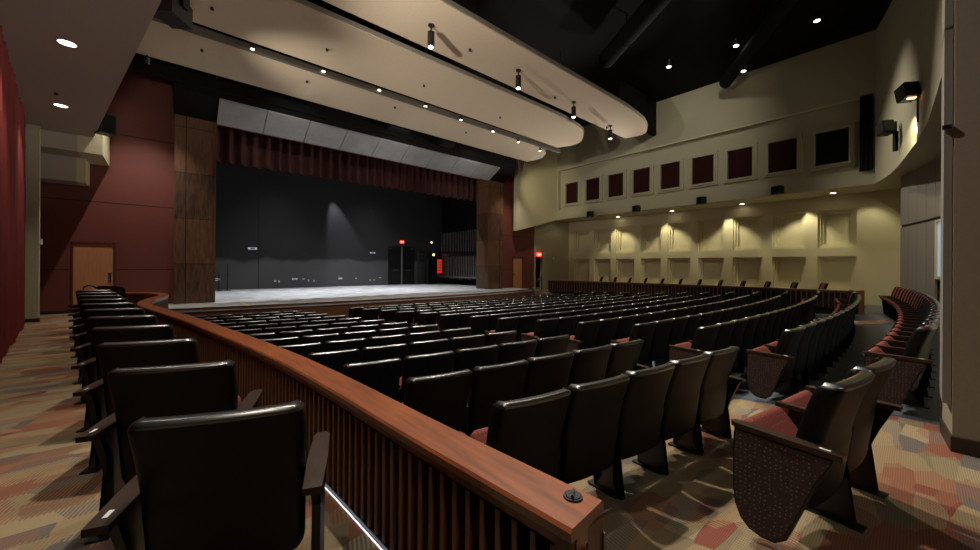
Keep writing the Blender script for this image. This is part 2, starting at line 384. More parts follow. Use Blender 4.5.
# ------------------------------------------------------------------ seats
CH = .93; PITCH = .56
def back_y(z):            # centre line of the back: top leans to the rear, local y 0 at the top
    t = (z - .40) / (CH - .40); return .13 * (1 - t) + .02 * math.sin(t * PI)
def hw(z, top, bot, w0, w1, r):
    t = (z - bot) / (top - bot); w = (w0 + (w1 - w0) * t) / 2
    k = z - (top - r)
    if k > 0: w -= r - math.sqrt(max(0, r * r - k * k))
    k = (bot + r) - z
    if k > 0: w -= r - math.sqrt(max(0, r * r - k * k))
    return w
def slab(bot, top, w0, w1, r, yf, yb, nz=14, nx=10):
    bm = NB(); zs = []
    for i in range(5): zs.append(bot + r * (1 - math.cos(i / 4 * PI / 2)))
    m = nz - 8
    for i in range(1, m): zs.append(bot + r + (top - bot - 2 * r) * i / m)
    for i in range(5): zs.append(top - r + r * math.sin(i / 4 * PI / 2))
    Fr, Bk = [], []
    for z in zs:
        h = hw(z, top, bot, w0, w1, r); fr, bk = [], []
        for j in range(nx + 1):
            s = -1 + 2 * j / nx; s = math.sin(s * PI / 2); x = h * s
            e = min(1, max(0, (1 - abs(s)) * h / .02)); ez = min(1, max(0, min(z - bot, top - z) / .02)); k = math.sqrt(max(0, min(e, ez)))
            a, b = yf(x, z), yb(x, z); mid = (a + b) / 2; k = .35 + .65 * k
            fr.append(bm.verts.new((x, mid + (a - mid) * k, z))); bk.append(bm.verts.new((x, mid + (b - mid) * k, z)))
        Fr.append(fr); Bk.append(bk)
    n = len(zs)
    for i in range(n - 1):
        for j in range(nx):
            bm.faces.new((Fr[i][j], Fr[i][j + 1], Fr[i + 1][j + 1], Fr[i + 1][j]))
            bm.faces.new((Bk[i][j + 1], Bk[i][j], Bk[i + 1][j], Bk[i + 1][j + 1]))
        bm.faces.new((Fr[i][0], Fr[i + 1][0], Bk[i + 1][0], Bk[i][0])); bm.faces.new((Fr[i + 1][nx], Fr[i][nx], Bk[i][nx], Bk[i + 1][nx]))
    for j in range(nx):
        bm.faces.new((Fr[0][j + 1], Fr[0][j], Bk[0][j], Bk[0][j + 1])); bm.faces.new((Fr[-1][j], Fr[-1][j + 1], Bk[-1][j + 1], Bk[-1][j]))
    return bm
def shell_bm():
    def yb(x, z):
        y = back_y(z) - .014 + .35 * x * x
        if z < .56: y -= .008 * min(1, (.56 - z) / .01)
        return y
    def yf(x, z):
        e = max(0, abs(x) - (.212 + .02 * (z - .3)))
        return back_y(z) + .022 + .35 * x * x + min(.075, e * 3.0) + (.045 if z > CH - .012 else 0)
    return slab(.24, CH, .505, .528, .045, yf, yb, nz=26, nx=20)
def back_bm():
    return slab(.36, CH - .022, .40, .465, .04, lambda x, z: back_y(z) + .075 + .25 * x * x + .012 * math.cos(x * 9), lambda x, z: back_y(z) + .018 + .35 * x * x, nz=20, nx=12)
def cushion_bm(tip):
    bm = slab(0, .38, .42, .44, .05, lambda x, z: .075, lambda x, z: 0.0, nz=16, nx=10)
    bmesh.ops.transform(bm, matrix=Matrix.Translation((0, .20, .33)) @ Matrix.Rotation(-tip, 4, 'X') , verts=bm.verts)
    return bm
def pan_bm(tip):
    bm = slab(-.01, .37, .40, .43, .05, lambda x, z: .0, lambda x, z: -.04 + .5 * x * x, nz=16, nx=10)
    # the pan lies on the outer side of the cushion
    bmesh.ops.transform(bm, matrix=Matrix.Translation((0, .20, .33)) @ Matrix.Rotation(-tip, 4, 'X') @ Matrix.Translation((0, .075, 0)) @ Matrix.Scale(-1, 4, (0, 1, 0)), verts=bm.verts)
    return bm
def arm_bm(x, k=1, y0=.0):
    bm = NB()
    pts = [(x - .024 * k, y0), (x + .024 * k, y0), (x + .029 * k, (y0 + .46) / 2), (x + .025 * k, .46), (x + .014, .49), (x - .014, .49), (x - .025 * k, .46), (x - .029 * k, (y0 + .46) / 2)]
    add_prism(bm, pts, .585, .613, 'z'); return bm
def std_bm(x, yt=.10):
    bm = NB(); add_prism(bm, [(yt, .585), (.42, .585), (.40, .54), (.30, .45), (.28, .10), (.36, .02), (.36, 0), (.10, 0), (.10, .02), (.18, .10), (.17, .42), (yt, .52)], x - .018, x + .018, 'x')
    add_box(bm, x - .045, .06, 0, x + .045, .40, .012)
    bmesh.ops.triangulate(bm, faces=[f for f in bm.faces if len(f.verts) > 6]); return bm
def panel_pts(k=0):
    # side outline of the aisle end panel
    return [(.03 + k, .585 - k), (.47 - k, .585 - k), (.478 - k, .46), (.475 - k, .25), (.465 - k, .15 + k), (.435 - k, .08 + k), (.39 - k, .04 + k), (.33, .028 + k), (.27 + k, .035 + k), (.22 + k, .08 + k), (.17 + k, .22), (.10 + k, .42)]
def panel_bm(x, s):
    bm = NB(); a = x + s * .022; add_prism(bm, panel_pts(.012), min(a, a + s * .028), max(a, a + s * .028), 'x'); return bm
def panel_rim_bm(x, s):
    bm = NB(); a = x + s * .010; add_prism(bm, panel_pts(), min(a, a + s * .032), max(a, a + s * .032), 'x'); return bm
TIP = math.radians(-14)      # folded seats stand nearly upright
TIP = math.radians(40)
def label_bm(x, y0=.02):
    bm = NB(); add_box(bm, x - .007, y0 + .03, .613, x + .007, y0 + .075, .6145); return bm
def shell_mesh():
    bm = shell_bm(); bm.normal_update()
    for f in bm.faces:
        c = f.calc_center_median()
        if c.z > CH - .03: f.material_index = 1
    return mesh_of('back_shell', bm, [SHELL, SRIM], smooth=True)
me = {
 'shell': shell_mesh(), 'back': mesh_of('backrest', back_bm(), SFAB, smooth=True),
 'cush': mesh_of('seat_cushion', cushion_bm(TIP), SFAB, smooth=True), 'pan': mesh_of('seat_pan', pan_bm(TIP), SHELL, smooth=True),
 'armL': mesh_of('armrest', arm_bm(-PITCH / 2 - .02, 1.3), ARMW, bevel=.004), 'armR': mesh_of('armrest', arm_bm(PITCH / 2, .78, .21), ARMW, bevel=.004), 'armE': mesh_of('armrest', arm_bm(PITCH / 2 + .02, 1.3), ARMW, bevel=.004),
 'stdL': mesh_of('standard', std_bm(-PITCH / 2, .17), BLK), 'stdR': mesh_of('standard', std_bm(PITCH / 2, .17), BLK),
 'panL': mesh_of('end_panel', panel_bm(-PITCH / 2, -1), PFAB), 'panR': mesh_of('end_panel', panel_bm(PITCH / 2, 1), PFAB),
 'rimL': mesh_of('panel_rim', panel_rim_bm(-PITCH / 2, -1), BLK), 'rimR': mesh_of('panel_rim', panel_rim_bm(PITCH / 2, 1), BLK),
 'armBL': mesh_of('armrest', arm_bm(-.300, 1.35, -.04), ARMW, bevel=.004), 'armBR': mesh_of('armrest', arm_bm(.300, 1.35, -.04), ARMW, bevel=.004),
 'sideBL': mesh_of('side_panel', panel_bm(-.262, -1), SHELL), 'stdBL': mesh_of('standard', std_bm(-.30), BLK), 'stdBR': mesh_of('standard', std_bm(.30), BLK), 'numB': mesh_of('seat_number_plate', label_bm(-.300, -.02), WHITE),
 'num': mesh_of('seat_number_plate', label_bm(-PITCH / 2 - .02), WHITE), 'numR': mesh_of('seat_number_plate', label_bm(PITCH / 2), WHITE),
}
def build_seat(first, last, ends=True):
    """first / last: this seat opens / closes its row section"""
    t = thing('auditorium_seat', 'seat', 'seat')
    def P(n, k): return obj(n, me[k], None, t)
    P('back_shell', 'shell'); P('backrest', 'back'); P('seat_cushion', 'cush'); P('seat_pan', 'pan')
    if not ends:
        a = P('armrest', 'armBL'); obj('seat_number_plate', me['numB'], None, a); P('armrest', 'armBR'); P('side_panel', 'sideBL'); P('standard', 'stdBL'); P('standard', 'stdBR')
        return t
    a = P('armrest', 'armE' if last else 'armR'); P('standard', 'stdR')
    if first:
        a = P('armrest', 'armL'); obj('seat_number_plate', me['num'], None, a)
        if ends: r = P('end_panel', 'panL'); obj('panel_rim', me['rimL'], None, r)
        else: P('standard', 'stdL')
    if last and ends:
        r = P('end_panel', 'panR'); obj('panel_rim', me['rimR'], None, r)
    return t
def join_seat(first, last, keep):
    keys = ['shell', 'back', 'cush', 'armE' if last else 'armR', 'stdR'] + (['armL', 'panL'] if first else []) + (['panR'] if last else [])
    bm = NB(); mats = []
    for k in keys:
        for m in me[k].materials:
            if m not in mats: mats.append(m)
        n0 = len(bm.faces); bm.from_mesh(me[k]); bm.faces.ensure_lookup_table()
        for f in bm.faces[n0:]: f.material_index = mats.index(me[k].materials[f.material_index])
    me2 = mesh_of('auditorium_seat', bm, mats, smooth=True); return me2
PROTO = {}; LOW = {}
for a in (0, 1):
    for b in (0, 1): LOW[(a, b)] = join_seat(a, b, None)
NSEAT = [0]; FARSTUFF = []
def put_seat(x, y, z, rz, first, last, label, group, full=True, ends=True):
    if full:
        k = (first, last, ends)
        if k not in PROTO: PROTO[k] = build_seat(*k); o = PROTO[k]
        else: o = dup(PROTO[k])
    else:
        o = bpy.data.objects.new('auditorium_seat', LOW[(int(first), int(last))]); COL.objects.link(o)
    o.location = (x, y, z); o.rotation_euler = (0, 0, rz); tag(o, label, 'seat', group); NSEAT[0] += 1
    return o
SEATS = []   # (distance, args)
def row(k, y0, x0, x1, block, phase, zadd=0):
    n = int((x1 - x0) / PITCH + .02)
    for i in range(n):
        x = x0 + PITCH * (i + .5); y = rowy(x, y0)
        rz = math.atan((x - XC) / 44.0)
        ra = ORD[k] if k < 20 else str(k)
        rowt = 'rearmost short row' if k < 0 else 'row %s' % ra
        if block == 'near': pos = '%s from near aisle towards the rail' % ORD[n - 1 - i]
        elif block == 'mid': pos = '%s in from the near aisle' % ORD[i]
        elif block == 'far': pos = '%s past the far aisle' % ORD[i]
        lab = 'black auditorium seat, %s row from the rear, %s' % (ra, pos)
        fz = floor_z(y0 - .75 + .2) if k > 0 else BOXF
        SEATS.append([math.hypot(x, y), x, y, fz, rz, i == 0, i == n - 1, lab, 'orchestra seats in curved rows'])
# rear row (k=0): two seats by the camera, then the long run past the column
for i, x in enumerate((2.71, 3.27)):
    SEATS.append([math.hypot(x, .2), x, rowy(x, -.32), BOXF, math.atan((x - XC) / 44), i == 0, i == 1,
                  ['rust-upholstered aisle seat with a plum dotted end panel beside the open carpet', 'rust-upholstered seat next to the aisle seat with the open carpet before it'][i], 'orchestra seats in curved rows'])
row(0, -.32, 5.62, 18.2, 'mid', 0)
NR = 13
for k in range(1, NR + 1):
    y0 = .75 + .9 * (k - 1)
    xa = rail_x(RAIL_L, rowy(0, y0) + .2) + .2
    xe = 4.16 - .10 * (y0 - .75) - .04 * (k % 2)
    n = int((xe - xa) / PITCH); row(k, y0, xe - n * PITCH, xe, 'near', 0)
    xs_ = (5.66 if k == 1 else 5.48 - .12 * (y0 - 1.65) + .06 * (k % 2)); row(k, y0, xs_, 15.5 - .12 * (k % 2), 'mid', 0)
    xr = rail_x(RAIL_R, y0 + .8) - .25; row(k, y0, 16.45, xr, 'far', 0)
SEATS.sort(key=lambda s: s[0])
for i in (): pass
LIMIT_FULL = 120; LIMIT_IND = 277
# camera-facing test: which orchestra seats fall outside the frame
def inframe(x, y, z=-.9):
    d = Vector((x, y, z)); f = d.dot(Fv)
    if f < .2: return False
    px = 490 + F * d.dot(R2) / f
    return -60 < px < 1010
SEATS = [s for s in SEATS if inframe(s[1], s[2])]
far_bm = NB(); far_mats = []
fsrc = LOW[(0, 0)]
for n, (dist, x, y, z, rz, first, last, lab, grp) in enumerate(SEATS):
    if n < LIMIT_IND:
        put_seat(x, y, z, rz, first, last, lab, grp, full=n < LIMIT_FULL)
    else:
        n0 = len(far_bm.verts); far_bm.from_mesh(fsrc); far_bm.verts.ensure_lookup_table()
        bmesh.ops.transform(far_bm, matrix=Matrix.Translation((x, y, z)) @ Matrix.Rotation(rz, 4, 'Z'), verts=far_bm.verts[n0:])
o = obj('auditorium_seats_beyond', far_bm, list(fsrc.materials), smooth=True); o['kind'] = 'stuff'
tag(o, 'remaining black auditorium seats furthest away along the stage and far aisle', 'seats')

# seats of the near side box: single file, each turned to the stage
for i in range(11):
    x = .17 - .137 * i; y = 1.72 + .985 * i
    lab = 'black-backed side box seat, %s along from the camera end beside the slatted rail' % ORD[i]
    o = put_seat(x - .03, y, BOXF, -.36 + .012 * i, True, True, lab, 'single-file seats of the near side box', full=True, ends=False); o.scale = (1.10, 1, 1)
for i in range(12):
    y = 2.2 + .9 * i
    lab = 'seat top showing above the far slatted rail, %s from the rear wall' % ORD[i]
    put_seat(19.55, y, BOXF, .42, True, True, lab, 'single-file seats of the far side box', full=False)

# ------------------------------------------------------------------ near side wall, soffit, curtains
bm = NB(); add_prism(bm, [(wallx(-4) - .3, -4), (wallx(-4), -4), (wallx(16.6), 16.6), (wallx(16.6) - .3, 16.6)], BOXF, CEIL); struct('wall_left', bm, BLACK)
def soff_in(y): return -.08 - .179 * (y - 6.5)
def soff_out(y): return -2.03 - .143 * (y - 9.57)
bm = NB(); add_prism(bm, [(soff_out(-4), -4), (soff_in(-4), -4), (soff_in(16.3), 16.3), (soff_out(16.3), 16.3)], 3.5, CEIL); struct('ceiling_side_soffit', bm, SOFF)
def curtain(name, p0, p1, z0, z1, amp, pitch, m, label, cat='curtain', n=None, hem=0):
    p0 = Vector(p0); p1 = Vector(p1); L = (p1 - p0).length; d = (p1 - p0) / L; nrm = Vector((-d.y, d.x))
    n = int(L / pitch * 10); rows = 10; bm = NB(); F_, B_ = [], []
    rnd = random.Random(3); ph = [rnd.uniform(-.8, .8) for _ in range(int(L / pitch) + 3)]; am = [rnd.uniform(.6, 1.2) for _ in ph]
    for r in range(rows + 1):
        t = r / rows; fr, bk = [], []
        for i in range(n + 1):
            s = L * i / n; u = s / pitch; k = int(u); f = u - k
            a = am[k] * (1 - f) + am[k + 1] * f; q = ph[k] * (1 - f) + ph[k + 1] * f
            w = a * amp * math.sin(2 * PI * u + q) * (1 - .35 * t)
            z = z0 + (z1 - z0) * t - (hem * (.5 + .5 * math.sin(2 * PI * u + q)) if r == 0 else 0)
            p = p0 + d * s + nrm * w; fr.append(bm.verts.new((p.x, p.y, z))); p = p - nrm * .012; bk.append(bm.verts.new((p.x, p.y, z)))
        F_.append(fr); B_.append(bk)
    for r in range(rows):
        for i in range(n):
            bm.faces.new((F_[r][i], F_[r][i + 1], F_[r + 1][i + 1], F_[r + 1][i])); bm.faces.new((B_[r][i + 1], B_[r][i], B_[r + 1][i], B_[r + 1][i + 1]))
        bm.faces.new((F_[r][0], F_[r + 1][0], B_[r + 1][0], B_[r][0])); bm.faces.new((F_[r + 1][n], F_[r][n], B_[r][n], B_[r + 1][n]))
    for i in range(n):
        bm.faces.new((F_[0][i + 1], F_[0][i], B_[0][i], B_[0][i + 1])); bm.faces.new((F_[-1][i], F_[-1][i + 1], B_[-1][i + 1], B_[-1][i]))
    return tag(obj(name, bm, m, smooth=True), label, cat)
curtain('velvet_curtain', (wallx(3) + .14, 3.0), (wallx(14.1) + .14, 14.1), BOXF + .02, 4.4, .07, .30, REDC, 'floor-length red velvet curtain hanging on the side wall by the carpet')
curtain('black_drape', (wallx(14.2) + .12, 14.2), (wallx(14.5) + .12, 14.55), BOXF + .02, 4.4, .06, .26, BLACK, 'black drape hanging between the red curtain and the cream column')
# cream column near the end of the box
bm = NB(); add_box(bm, -2.72, 14.62, BOXF, -2.50, 14.74, 3.5); o = struct('wall_left_column', bm, CREAMG)
bm = NB(); add_box(bm, -2.73, 14.61, BOXF, -2.49, 14.75, BOXF + .1); struct('baseboard_column', bm, BASEB)
t = thing('fire_alarm_strobe', 'small white wall device high on the cream column in the side box', 'alarm', (-2.50, 14.68, .55))
bm = NB(); add_box(bm, 0, -.05, -.07, .04, .05, .07); obj('housing', bm, WHITE, t, bevel=.01)
# stepped end of the soffit before the red wall
bm = NB(); add_box(bm, -3.3, 14.95, 3.05, -1.9, 16.55, 3.5); add_box(bm, -3.3, 15.8, 2.35, -2.02, 16.55, 3.06); struct('ceiling_soffit_step', bm, SOFF)
bm = NB(); add_box(bm, -1.9, 14.95, 3.05, -1.42, 16.55, 4.25); add_box(bm, -2.02, 15.8, 2.35, -1.84, 16.55, 3.06); struct('wall_soffit_return', bm, CREAM)  # bright cream on these ends stands in for yellow light on the steps
# downlights in the soffit
LIGHTS = []
def spot(loc, target, watts, angle=80, blend=.6, size=.06, col=(1, .92, .80)):
    l = bpy.data.lights.new('spot_lamp', 'SPOT'); l.energy = watts; l.spot_size = math.radians(angle); l.spot_blend = blend; l.shadow_soft_size = size; l.color = col
    o = bpy.data.objects.new('spot_lamp', l); COL.objects.link(o); o.location = loc
    o.rotation_euler = (Vector(target) - Vector(loc)).to_track_quat('-Z', 'Y').to_euler(); return o
def downlight(p, r, watts, label, group, angle=95, lens=None, col=(1, .88, .72)):
    t = thing('recessed_downlight', label, 'light', p, 0, group)
    bm = NB(); add_cyl(bm, (0, 0, -.004), r, .006, 24); obj('lens', bm, lens or LENSB, t)
    bm = NB(); n = 28
    a = [[bm.verts.new((math.cos(2 * PI * i / n) * q, math.sin(2 * PI * i / n) * q, z)) for i in range(n)] for q, z in ((r, -.008), (r * 1.14, -.008), (r * 1.14, .006), (r, .006))]
    for k in range(4):
        for i in range(n): bm.faces.new((a[k][i], a[k][(i + 1) % n], a[(k + 1) % 4][(i + 1) % n], a[(k + 1) % 4][i]))
    obj('trim_ring', bm, CREAMG, t)
    if watts: spot(Vector(p) + Vector((0, 0, -.03)), Vector(p) + Vector((0, 0, -2)), watts, angle, .7, r * .8, col)
    return t
a = on_z(67, 43, 3.5); b = on_z(61, 105.5, 3.5); st = a - b
downlight(a, .105, 150, 'larger-looking round lit downlight in the side box soffit', 'soffit downlights')
downlight(b, .105, 130, 'round lit downlight in the side box soffit further towards the stage', 'soffit downlights')
for k in (1, 2, 3):
    p = a + st * k * .95; spot(p + Vector((0, 0, -.03)), p + Vector((0, 0, -2)), 150, 100, .7, .08)
for i, (px, py) in enumerate(((56, 93),)):
    p = on_z(px, py, 3.5); bm = NB(); add_cyl(bm, (p.x, p.y, 3.46), .03, .04, 12); tag(obj('ceiling_sprinkler', bm, BLK, smooth=True), 'tiny dark sprinkler head in the soffit between the downlights', 'sprinkler')

# ------------------------------------------------------------------ proscenium wall
PY = 16.6
bm = NB()
# wall with a door opening at x -2.2 .. -1.28 and the stage opening 1.25 .. 14.1
add_box(bm, -3.6, PY, BOXF, -2.22, PY + .3, CEIL); add_box(bm, -1.27, PY, BOXF, .12, PY + .3, CEIL); add_box(bm, -2.22, PY, .66, -1.27, PY + .3, CEIL)
add_box(bm, 15.2, PY, -1.5, 16.38, PY + .3, CEIL); add_box(bm, 17.32, PY, -1.5, 18.36, PY + .3, CEIL); add_box(bm, 16.38, PY, .62, 17.32, PY + .3, CEIL)
add_box(bm, .1, PY + .2, 5.2, 15.3, PY + .5, CEIL)
struct('wall_proscenium', bm, REDW)
bm = NB()
for z in (1.9, -.2):
    add_box(bm, -3.6, PY - .004, z, .12 if z > .66 else -2.22, PY + .01, z + .02)
    if z < .66: add_box(bm, -1.27, PY - .004, z, .12, PY + .01, z + .02)
    add_box(bm, 15.2, PY - .004, z, 16.38 if z < .6 else 18.36, PY + .01, z + .02)
for z in (4.1,): add_box(bm, -1.2, PY - .004, z, .12, PY + .01, z + .02)
struct('trim_panel_joints', bm, DARK)
bm = NB(); add_box(bm, -3.4, PY - .012, BOXF, -2.26, PY, BOXF + .1); add_box(bm, -1.23, PY - .012, BOXF, .1, PY, BOXF + .1); struct('baseboard_proscenium', bm, BASEB)
def door(name, x0, x1, y, z0, z1, hx, sgn):
    bm = NB(); add_box(bm, x0 + .04, y + .03, z0, x1 - .04, y + .08, z1 - .04); o = struct(name, bm, DOORW)
    bm = NB(); add_box(bm, x0, y - .02, z0, x0 + .045, y + .1, z1); add_box(bm, x1 - .045, y - .02, z0, x1, y + .1, z1); add_box(bm, x0, y - .02, z1 - .045, x1, y + .1, z1); f = obj('door_frame', bm, mat('door_frame_paint', (84, 34, 30), .5), o)
    bm = NB(); add_box(bm, hx - .035, y - .005, z0 + .92, hx + .035, y + .03, z0 + 1.22); obj('lock_plate', bm, CHROME, o, bevel=.004)
    bm = NB(); add_tube(bm, [(hx, y, z0 + 1.0), (hx, y - .05, z0 + 1.0), (hx + sgn * .11, y - .05, z0 + 1.0)], .011); obj('door_handle', bm, CHROME, o)
    return o
door('door_1', -2.22, -1.27, PY, BOXF, .66, -1.40, -1)
door('door_2', 16.38, 17.32, PY, -1.5, .62, 16.52, 1)
# pilasters
def pilaster(x0, x1, xs, side):
    bm = NB(); add_box(bm, x0, PY - .35, -2.2, x1, PY + .7, 5.35); o = struct('wall_pilaster_' + side, bm, PWOOD)
    bm = NB(); add_box(bm, xs - .012, PY - .354, STZ, xs + .012, PY - .34, 5.35); obj('joint', bm, DARK, o)
    bm = NB(); add_box(bm, x1 - .015 if side == 'left' else x0 - .02, PY - .37, STZ, x1 + .02 if side == 'left' else x0 + .015, PY - .34, 5.35); obj('metal_corner', bm, mat('bronze_edge_' + side, (120, 84, 56), .4, metal=.5), o)
pilaster(.12, 1.22, .42, 'left'); pilaster(14.0, 15.2, 14.95, 'right')
# sloping header soffit of eight grey panels
bm = NB(); n = 9; X0, X1 = 1.24, 14.05
for i in range(n):
    a = X0 + (X1 - X0) * i / n + .012; b = X0 + (X1 - X0) * (i + 1) / n - .012
    add_prism(bm, [(PY - .35, 4.98), (PY - .35, 5.06), (PY - 1.30, 5.62), (PY - 1.30, 5.52)], a, b, 'x')
struct('ceiling_header_panels', bm, HEAD)
bm = NB(); add_prism(bm, [(PY - .3, 5.0), (PY - .3, 5.2), (PY - 1.35, 5.8), (PY - 1.30, 5.58)], .1, 15.25, 'x'); add_box(bm, .1, PY - .4, 5.3, 15.25, PY + .3, 5.5); add_box(bm, -1.2, PY - 1.5, 5.75, 15.15, PY - 1.35, CEIL); struct('wall_header_black', bm, BLACK)

# stage
def fy(x): return 13.95 + (x - 7.5) ** 2 * .0125
pts = [(-.05 + i * .4, fy(-.05 + i * .4)) for i in range(42)]
bm = NB(); add_prism(bm, pts + [(16.35, 25), (-1.6, 25), (-1.6, 14.75), (-.05, 14.75)], -1.47, STZ); bmesh.ops.triangulate(bm, faces=[f for f in bm.faces if len(f.verts) > 4]); struct('floor_stage', bm, STFL)
bm = NB(); sweep(bm, [Vector((x, y + .02, 0)) for x, y in pts], [(0, -2.5), (0, -1.40), (.03, -1.40), (.03, STZ + .002), (.0, STZ + .002), (-.05, STZ + .001), (-.05, -2.5)]); struct('wall_stage_front', bm, STFACE, smooth=False)
bm = NB(); add_box(bm, -2.2, 24.0, -1.5, 17, 24.3, 10); struct('wall_stage_back', bm, STBACK)
bm = NB(); add_box(bm, -2.2, 17.3, -1.5, -2.0, 24, 10); struct('wall_stage_left', bm, BLACK)
bm = NB(); add_box(bm, 16.0, 17.3, -1.5, 16.2, 24, 10); struct('wall_stage_right', bm, BLACK)
bm = NB(); add_box(bm, -2.2, 16.9, 9.7, 17, 24.3, 9.9); struct('ceiling_stage', bm, BLACK)
curtain('stage_valance', (1.0, 17.55), (14.4, 17.55), 3.98, 6.3, .10, .42, VELV, 'pleated maroon velvet valance hanging across the top of the stage opening', hem=.05)
curtain('stage_leg_curtain', (14.55, 18.0), (15.7, 18.0), STZ + .01, 6.5, .07, .3, BLACK, 'black leg curtain just inside the far side of the stage opening')
# double stage door with exit sign
p0 = on_y(388, 265, 24.0).x; p1 = on_y(414, 265, 24).x; zt = on_y(400, 247, 24).z
o = bm = NB(); add_box(bm, p0, 23.95, STZ, (p0 + p1) / 2 - .01, 24.0, zt); add_box(bm, (p0 + p1) / 2 + .01, 23.95, STZ, p1, 24.0, zt); o = struct('door_3', bm, mat('black_stage_door', (14, 14, 15), .4))
mid = (p0 + p1) / 2
bm = NB(); add_box(bm, mid - .05, 23.92, STZ, mid + .05, 23.955, zt); obj('door_astragal', bm, mat('grey_astragal', (120, 120, 120), .5), o)
for s in (-1, 1):
    bm = NB(); add_box(bm, mid + s * .18 if s > 0 else mid - .72, 23.90, STZ + 1.0, mid + .72 if s > 0 else mid - .18, 23.94, STZ + 1.06); obj('push_bar', bm, CHROME, o)
    bm = NB(); add_box(bm, mid + s * .85 - .12, 23.9, zt - .14, mid + s * .85 + .12, 23.95, zt - .06); obj('door_closer', bm, CHROME, o)
def exit_sign(loc, rz, label, w=.34):
    t = thing('exit_sign', label, 'sign', loc, rz)
    bm = NB(); add_box(bm, -w / 2, -.03, -w * .32, w / 2, .03, w * .32); obj('sign_box', bm, EXITR, t)
    fc = bpy.data.curves.new('letters', 'FONT'); fc.body = 'EXIT'; fc.size = w * .42; fc.align_x = 'CENTER'; fc.align_y = 'CENTER'; fc.extrude = .003; fc.materials.append(EXITW)
    tmp = bpy.data.objects.new('letters_curve', fc); COL.objects.link(tmp); bpy.context.view_layer.update()
    lm = bpy.data.meshes.new_from_object(tmp); bpy.data.objects.remove(tmp)
    f = bpy.data.objects.new('letters', lm); COL.objects.link(f); f.parent = t; f.location = (0, -.034, 0); f.rotation_euler = (PI / 2, 0, 0)
    return t
exit_sign(on_y(402, 242, 23.9), 0, 'glowing exit sign above the black double doors behind the stage', .3)
# plates and sockets on the stage back wall
PL = [(252.5, 248.5, .42, .12, 'lit pale wall plate, highest one near the stage pilaster'), (372.5, 252.8, .36, .1, 'pale wall plate, highest one beside the black double doors'), (216.5, 279.6, .3, .12, 'white plate low on the stage wall right beside the pilaster'),
      (275, 281, .1, .1, 'small grey socket plate, first of a close pair low on the stage wall'), (279, 281.5, .08, .12, 'small white socket plate, second of a close pair low on the stage wall'),
      (294.7, 279, .28, .1, 'wide white plate between the close pair and the two small dots'), (303.5, 279, .12, .07, 'faint grey plate following the wide white plate'), (308.5, 280.5, .07, .12, 'upright white socket plate, first of two after the faint plate'), (314, 281, .07, .12, 'upright white socket plate, second of two after the faint plate'),
      (340.3, 278.4, .24, .09, 'white plate under the pale pool of light'), (356, 278.2, .1, .06, 'faint small plate past the pool of light'), (370, 280, .06, .09, 'small white socket, first of two before the double doors'), (374, 280, .06, .09, 'small white socket, second of two before the double doors'), (380, 277.7, .14, .06, 'narrow white plate closest to the black double doors')]
PLATE = emit('pale_plate', (200, 205, 215), .28)  # wide plates get a faint emission in place of light falling on them
for px, py, w, h, lab in PL:
    p = on_y(px, py, 23.99); t = thing('wall_plate', lab, 'wall plate', p, 0, 'plates on the stage back wall')
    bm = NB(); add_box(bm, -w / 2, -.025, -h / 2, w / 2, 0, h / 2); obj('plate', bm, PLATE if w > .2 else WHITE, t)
    if w > .25:
        bm = NB(); add_box(bm, -w * .25, -.03, -h * .2, w * .25, -.024, h * .2); obj('socket', bm, BLK, t)
bm = NB(); p = on_y(258.5, 270, 23.99); add_box(bm, p.x - .015, 23.985, STZ, p.x + .015, 24, 4); struct('trim_stage_wall_joint', bm, DARK)
for px, h, lab in ((219, .85, 'short thin black stand at the back of the stage by the pilaster'), (227.5, 1.35, 'tall thin black stand at the back of the stage by the pilaster')):
    p = on_y(px, 290, 23.2); t = thing('stage_stand', lab, 'stand', (p.x, 23.2, STZ))
    bm = NB(); add_cyl(bm, (0, 0, 0), .16, .03, 20, .12); obj('base', bm, BLK, t); bm = NB(); add_cyl(bm, (0, 0, .03), .022, h, 10); obj('pole', bm, BLK, t)
    bm = NB(); add_cyl(bm, (0, 0, h * .55), .035, .08, 12); obj('clutch', bm, BLK, t)
a = on_z(240, 302.2, STZ); b = on_z(249, 305.6, STZ); dd = (b - a).normalized(); s = Vector((-dd.y, dd.x, 0)) * .03
bm = NB(); add_prism(bm, [(a - s).xy, (b - s).xy, (b + s).xy, (a + s).xy], STZ, STZ + .004); tag(obj('floor_tape', bm, YEL), 'short strip of yellow tape stuck on the stage floor near its edge', 'tape')
# counterweight lines on the far stage wall
t = thing('counterweight_rigging', 'rows of pale vertical rope lines with rails on the black stage side wall', 'rigging', (15.95, 21.5, STZ))
bm = NB(); add_box(bm, -.25, -2.6, 2.05, -.05, 2.6, 2.35); obj('upper_rail', bm, BLK, t)
bm = NB(); add_box(bm, -.28, -2.6, .50, -.08, 2.6, .58); obj('lock_rail', bm, LINE, t)
rnd = random.Random(5)
for i in range(26):
    y = -2.5 + i * .2; bm = NB(); add_cyl(bm, (-.16, y, .35 + rnd.random() * .12), .022, 1.75, 6); add_cyl(bm, (-.12, y + .04, 2.35), .016, 1.5, 6); obj('rope_line', bm, LINE, t)
for i in range(26):
    y = -2.5 + i * .2; bm = NB(); add_box(bm, -.31, y - .02, .52, -.27, y + .02, .66); obj('rope_lock', bm, LINE, t)
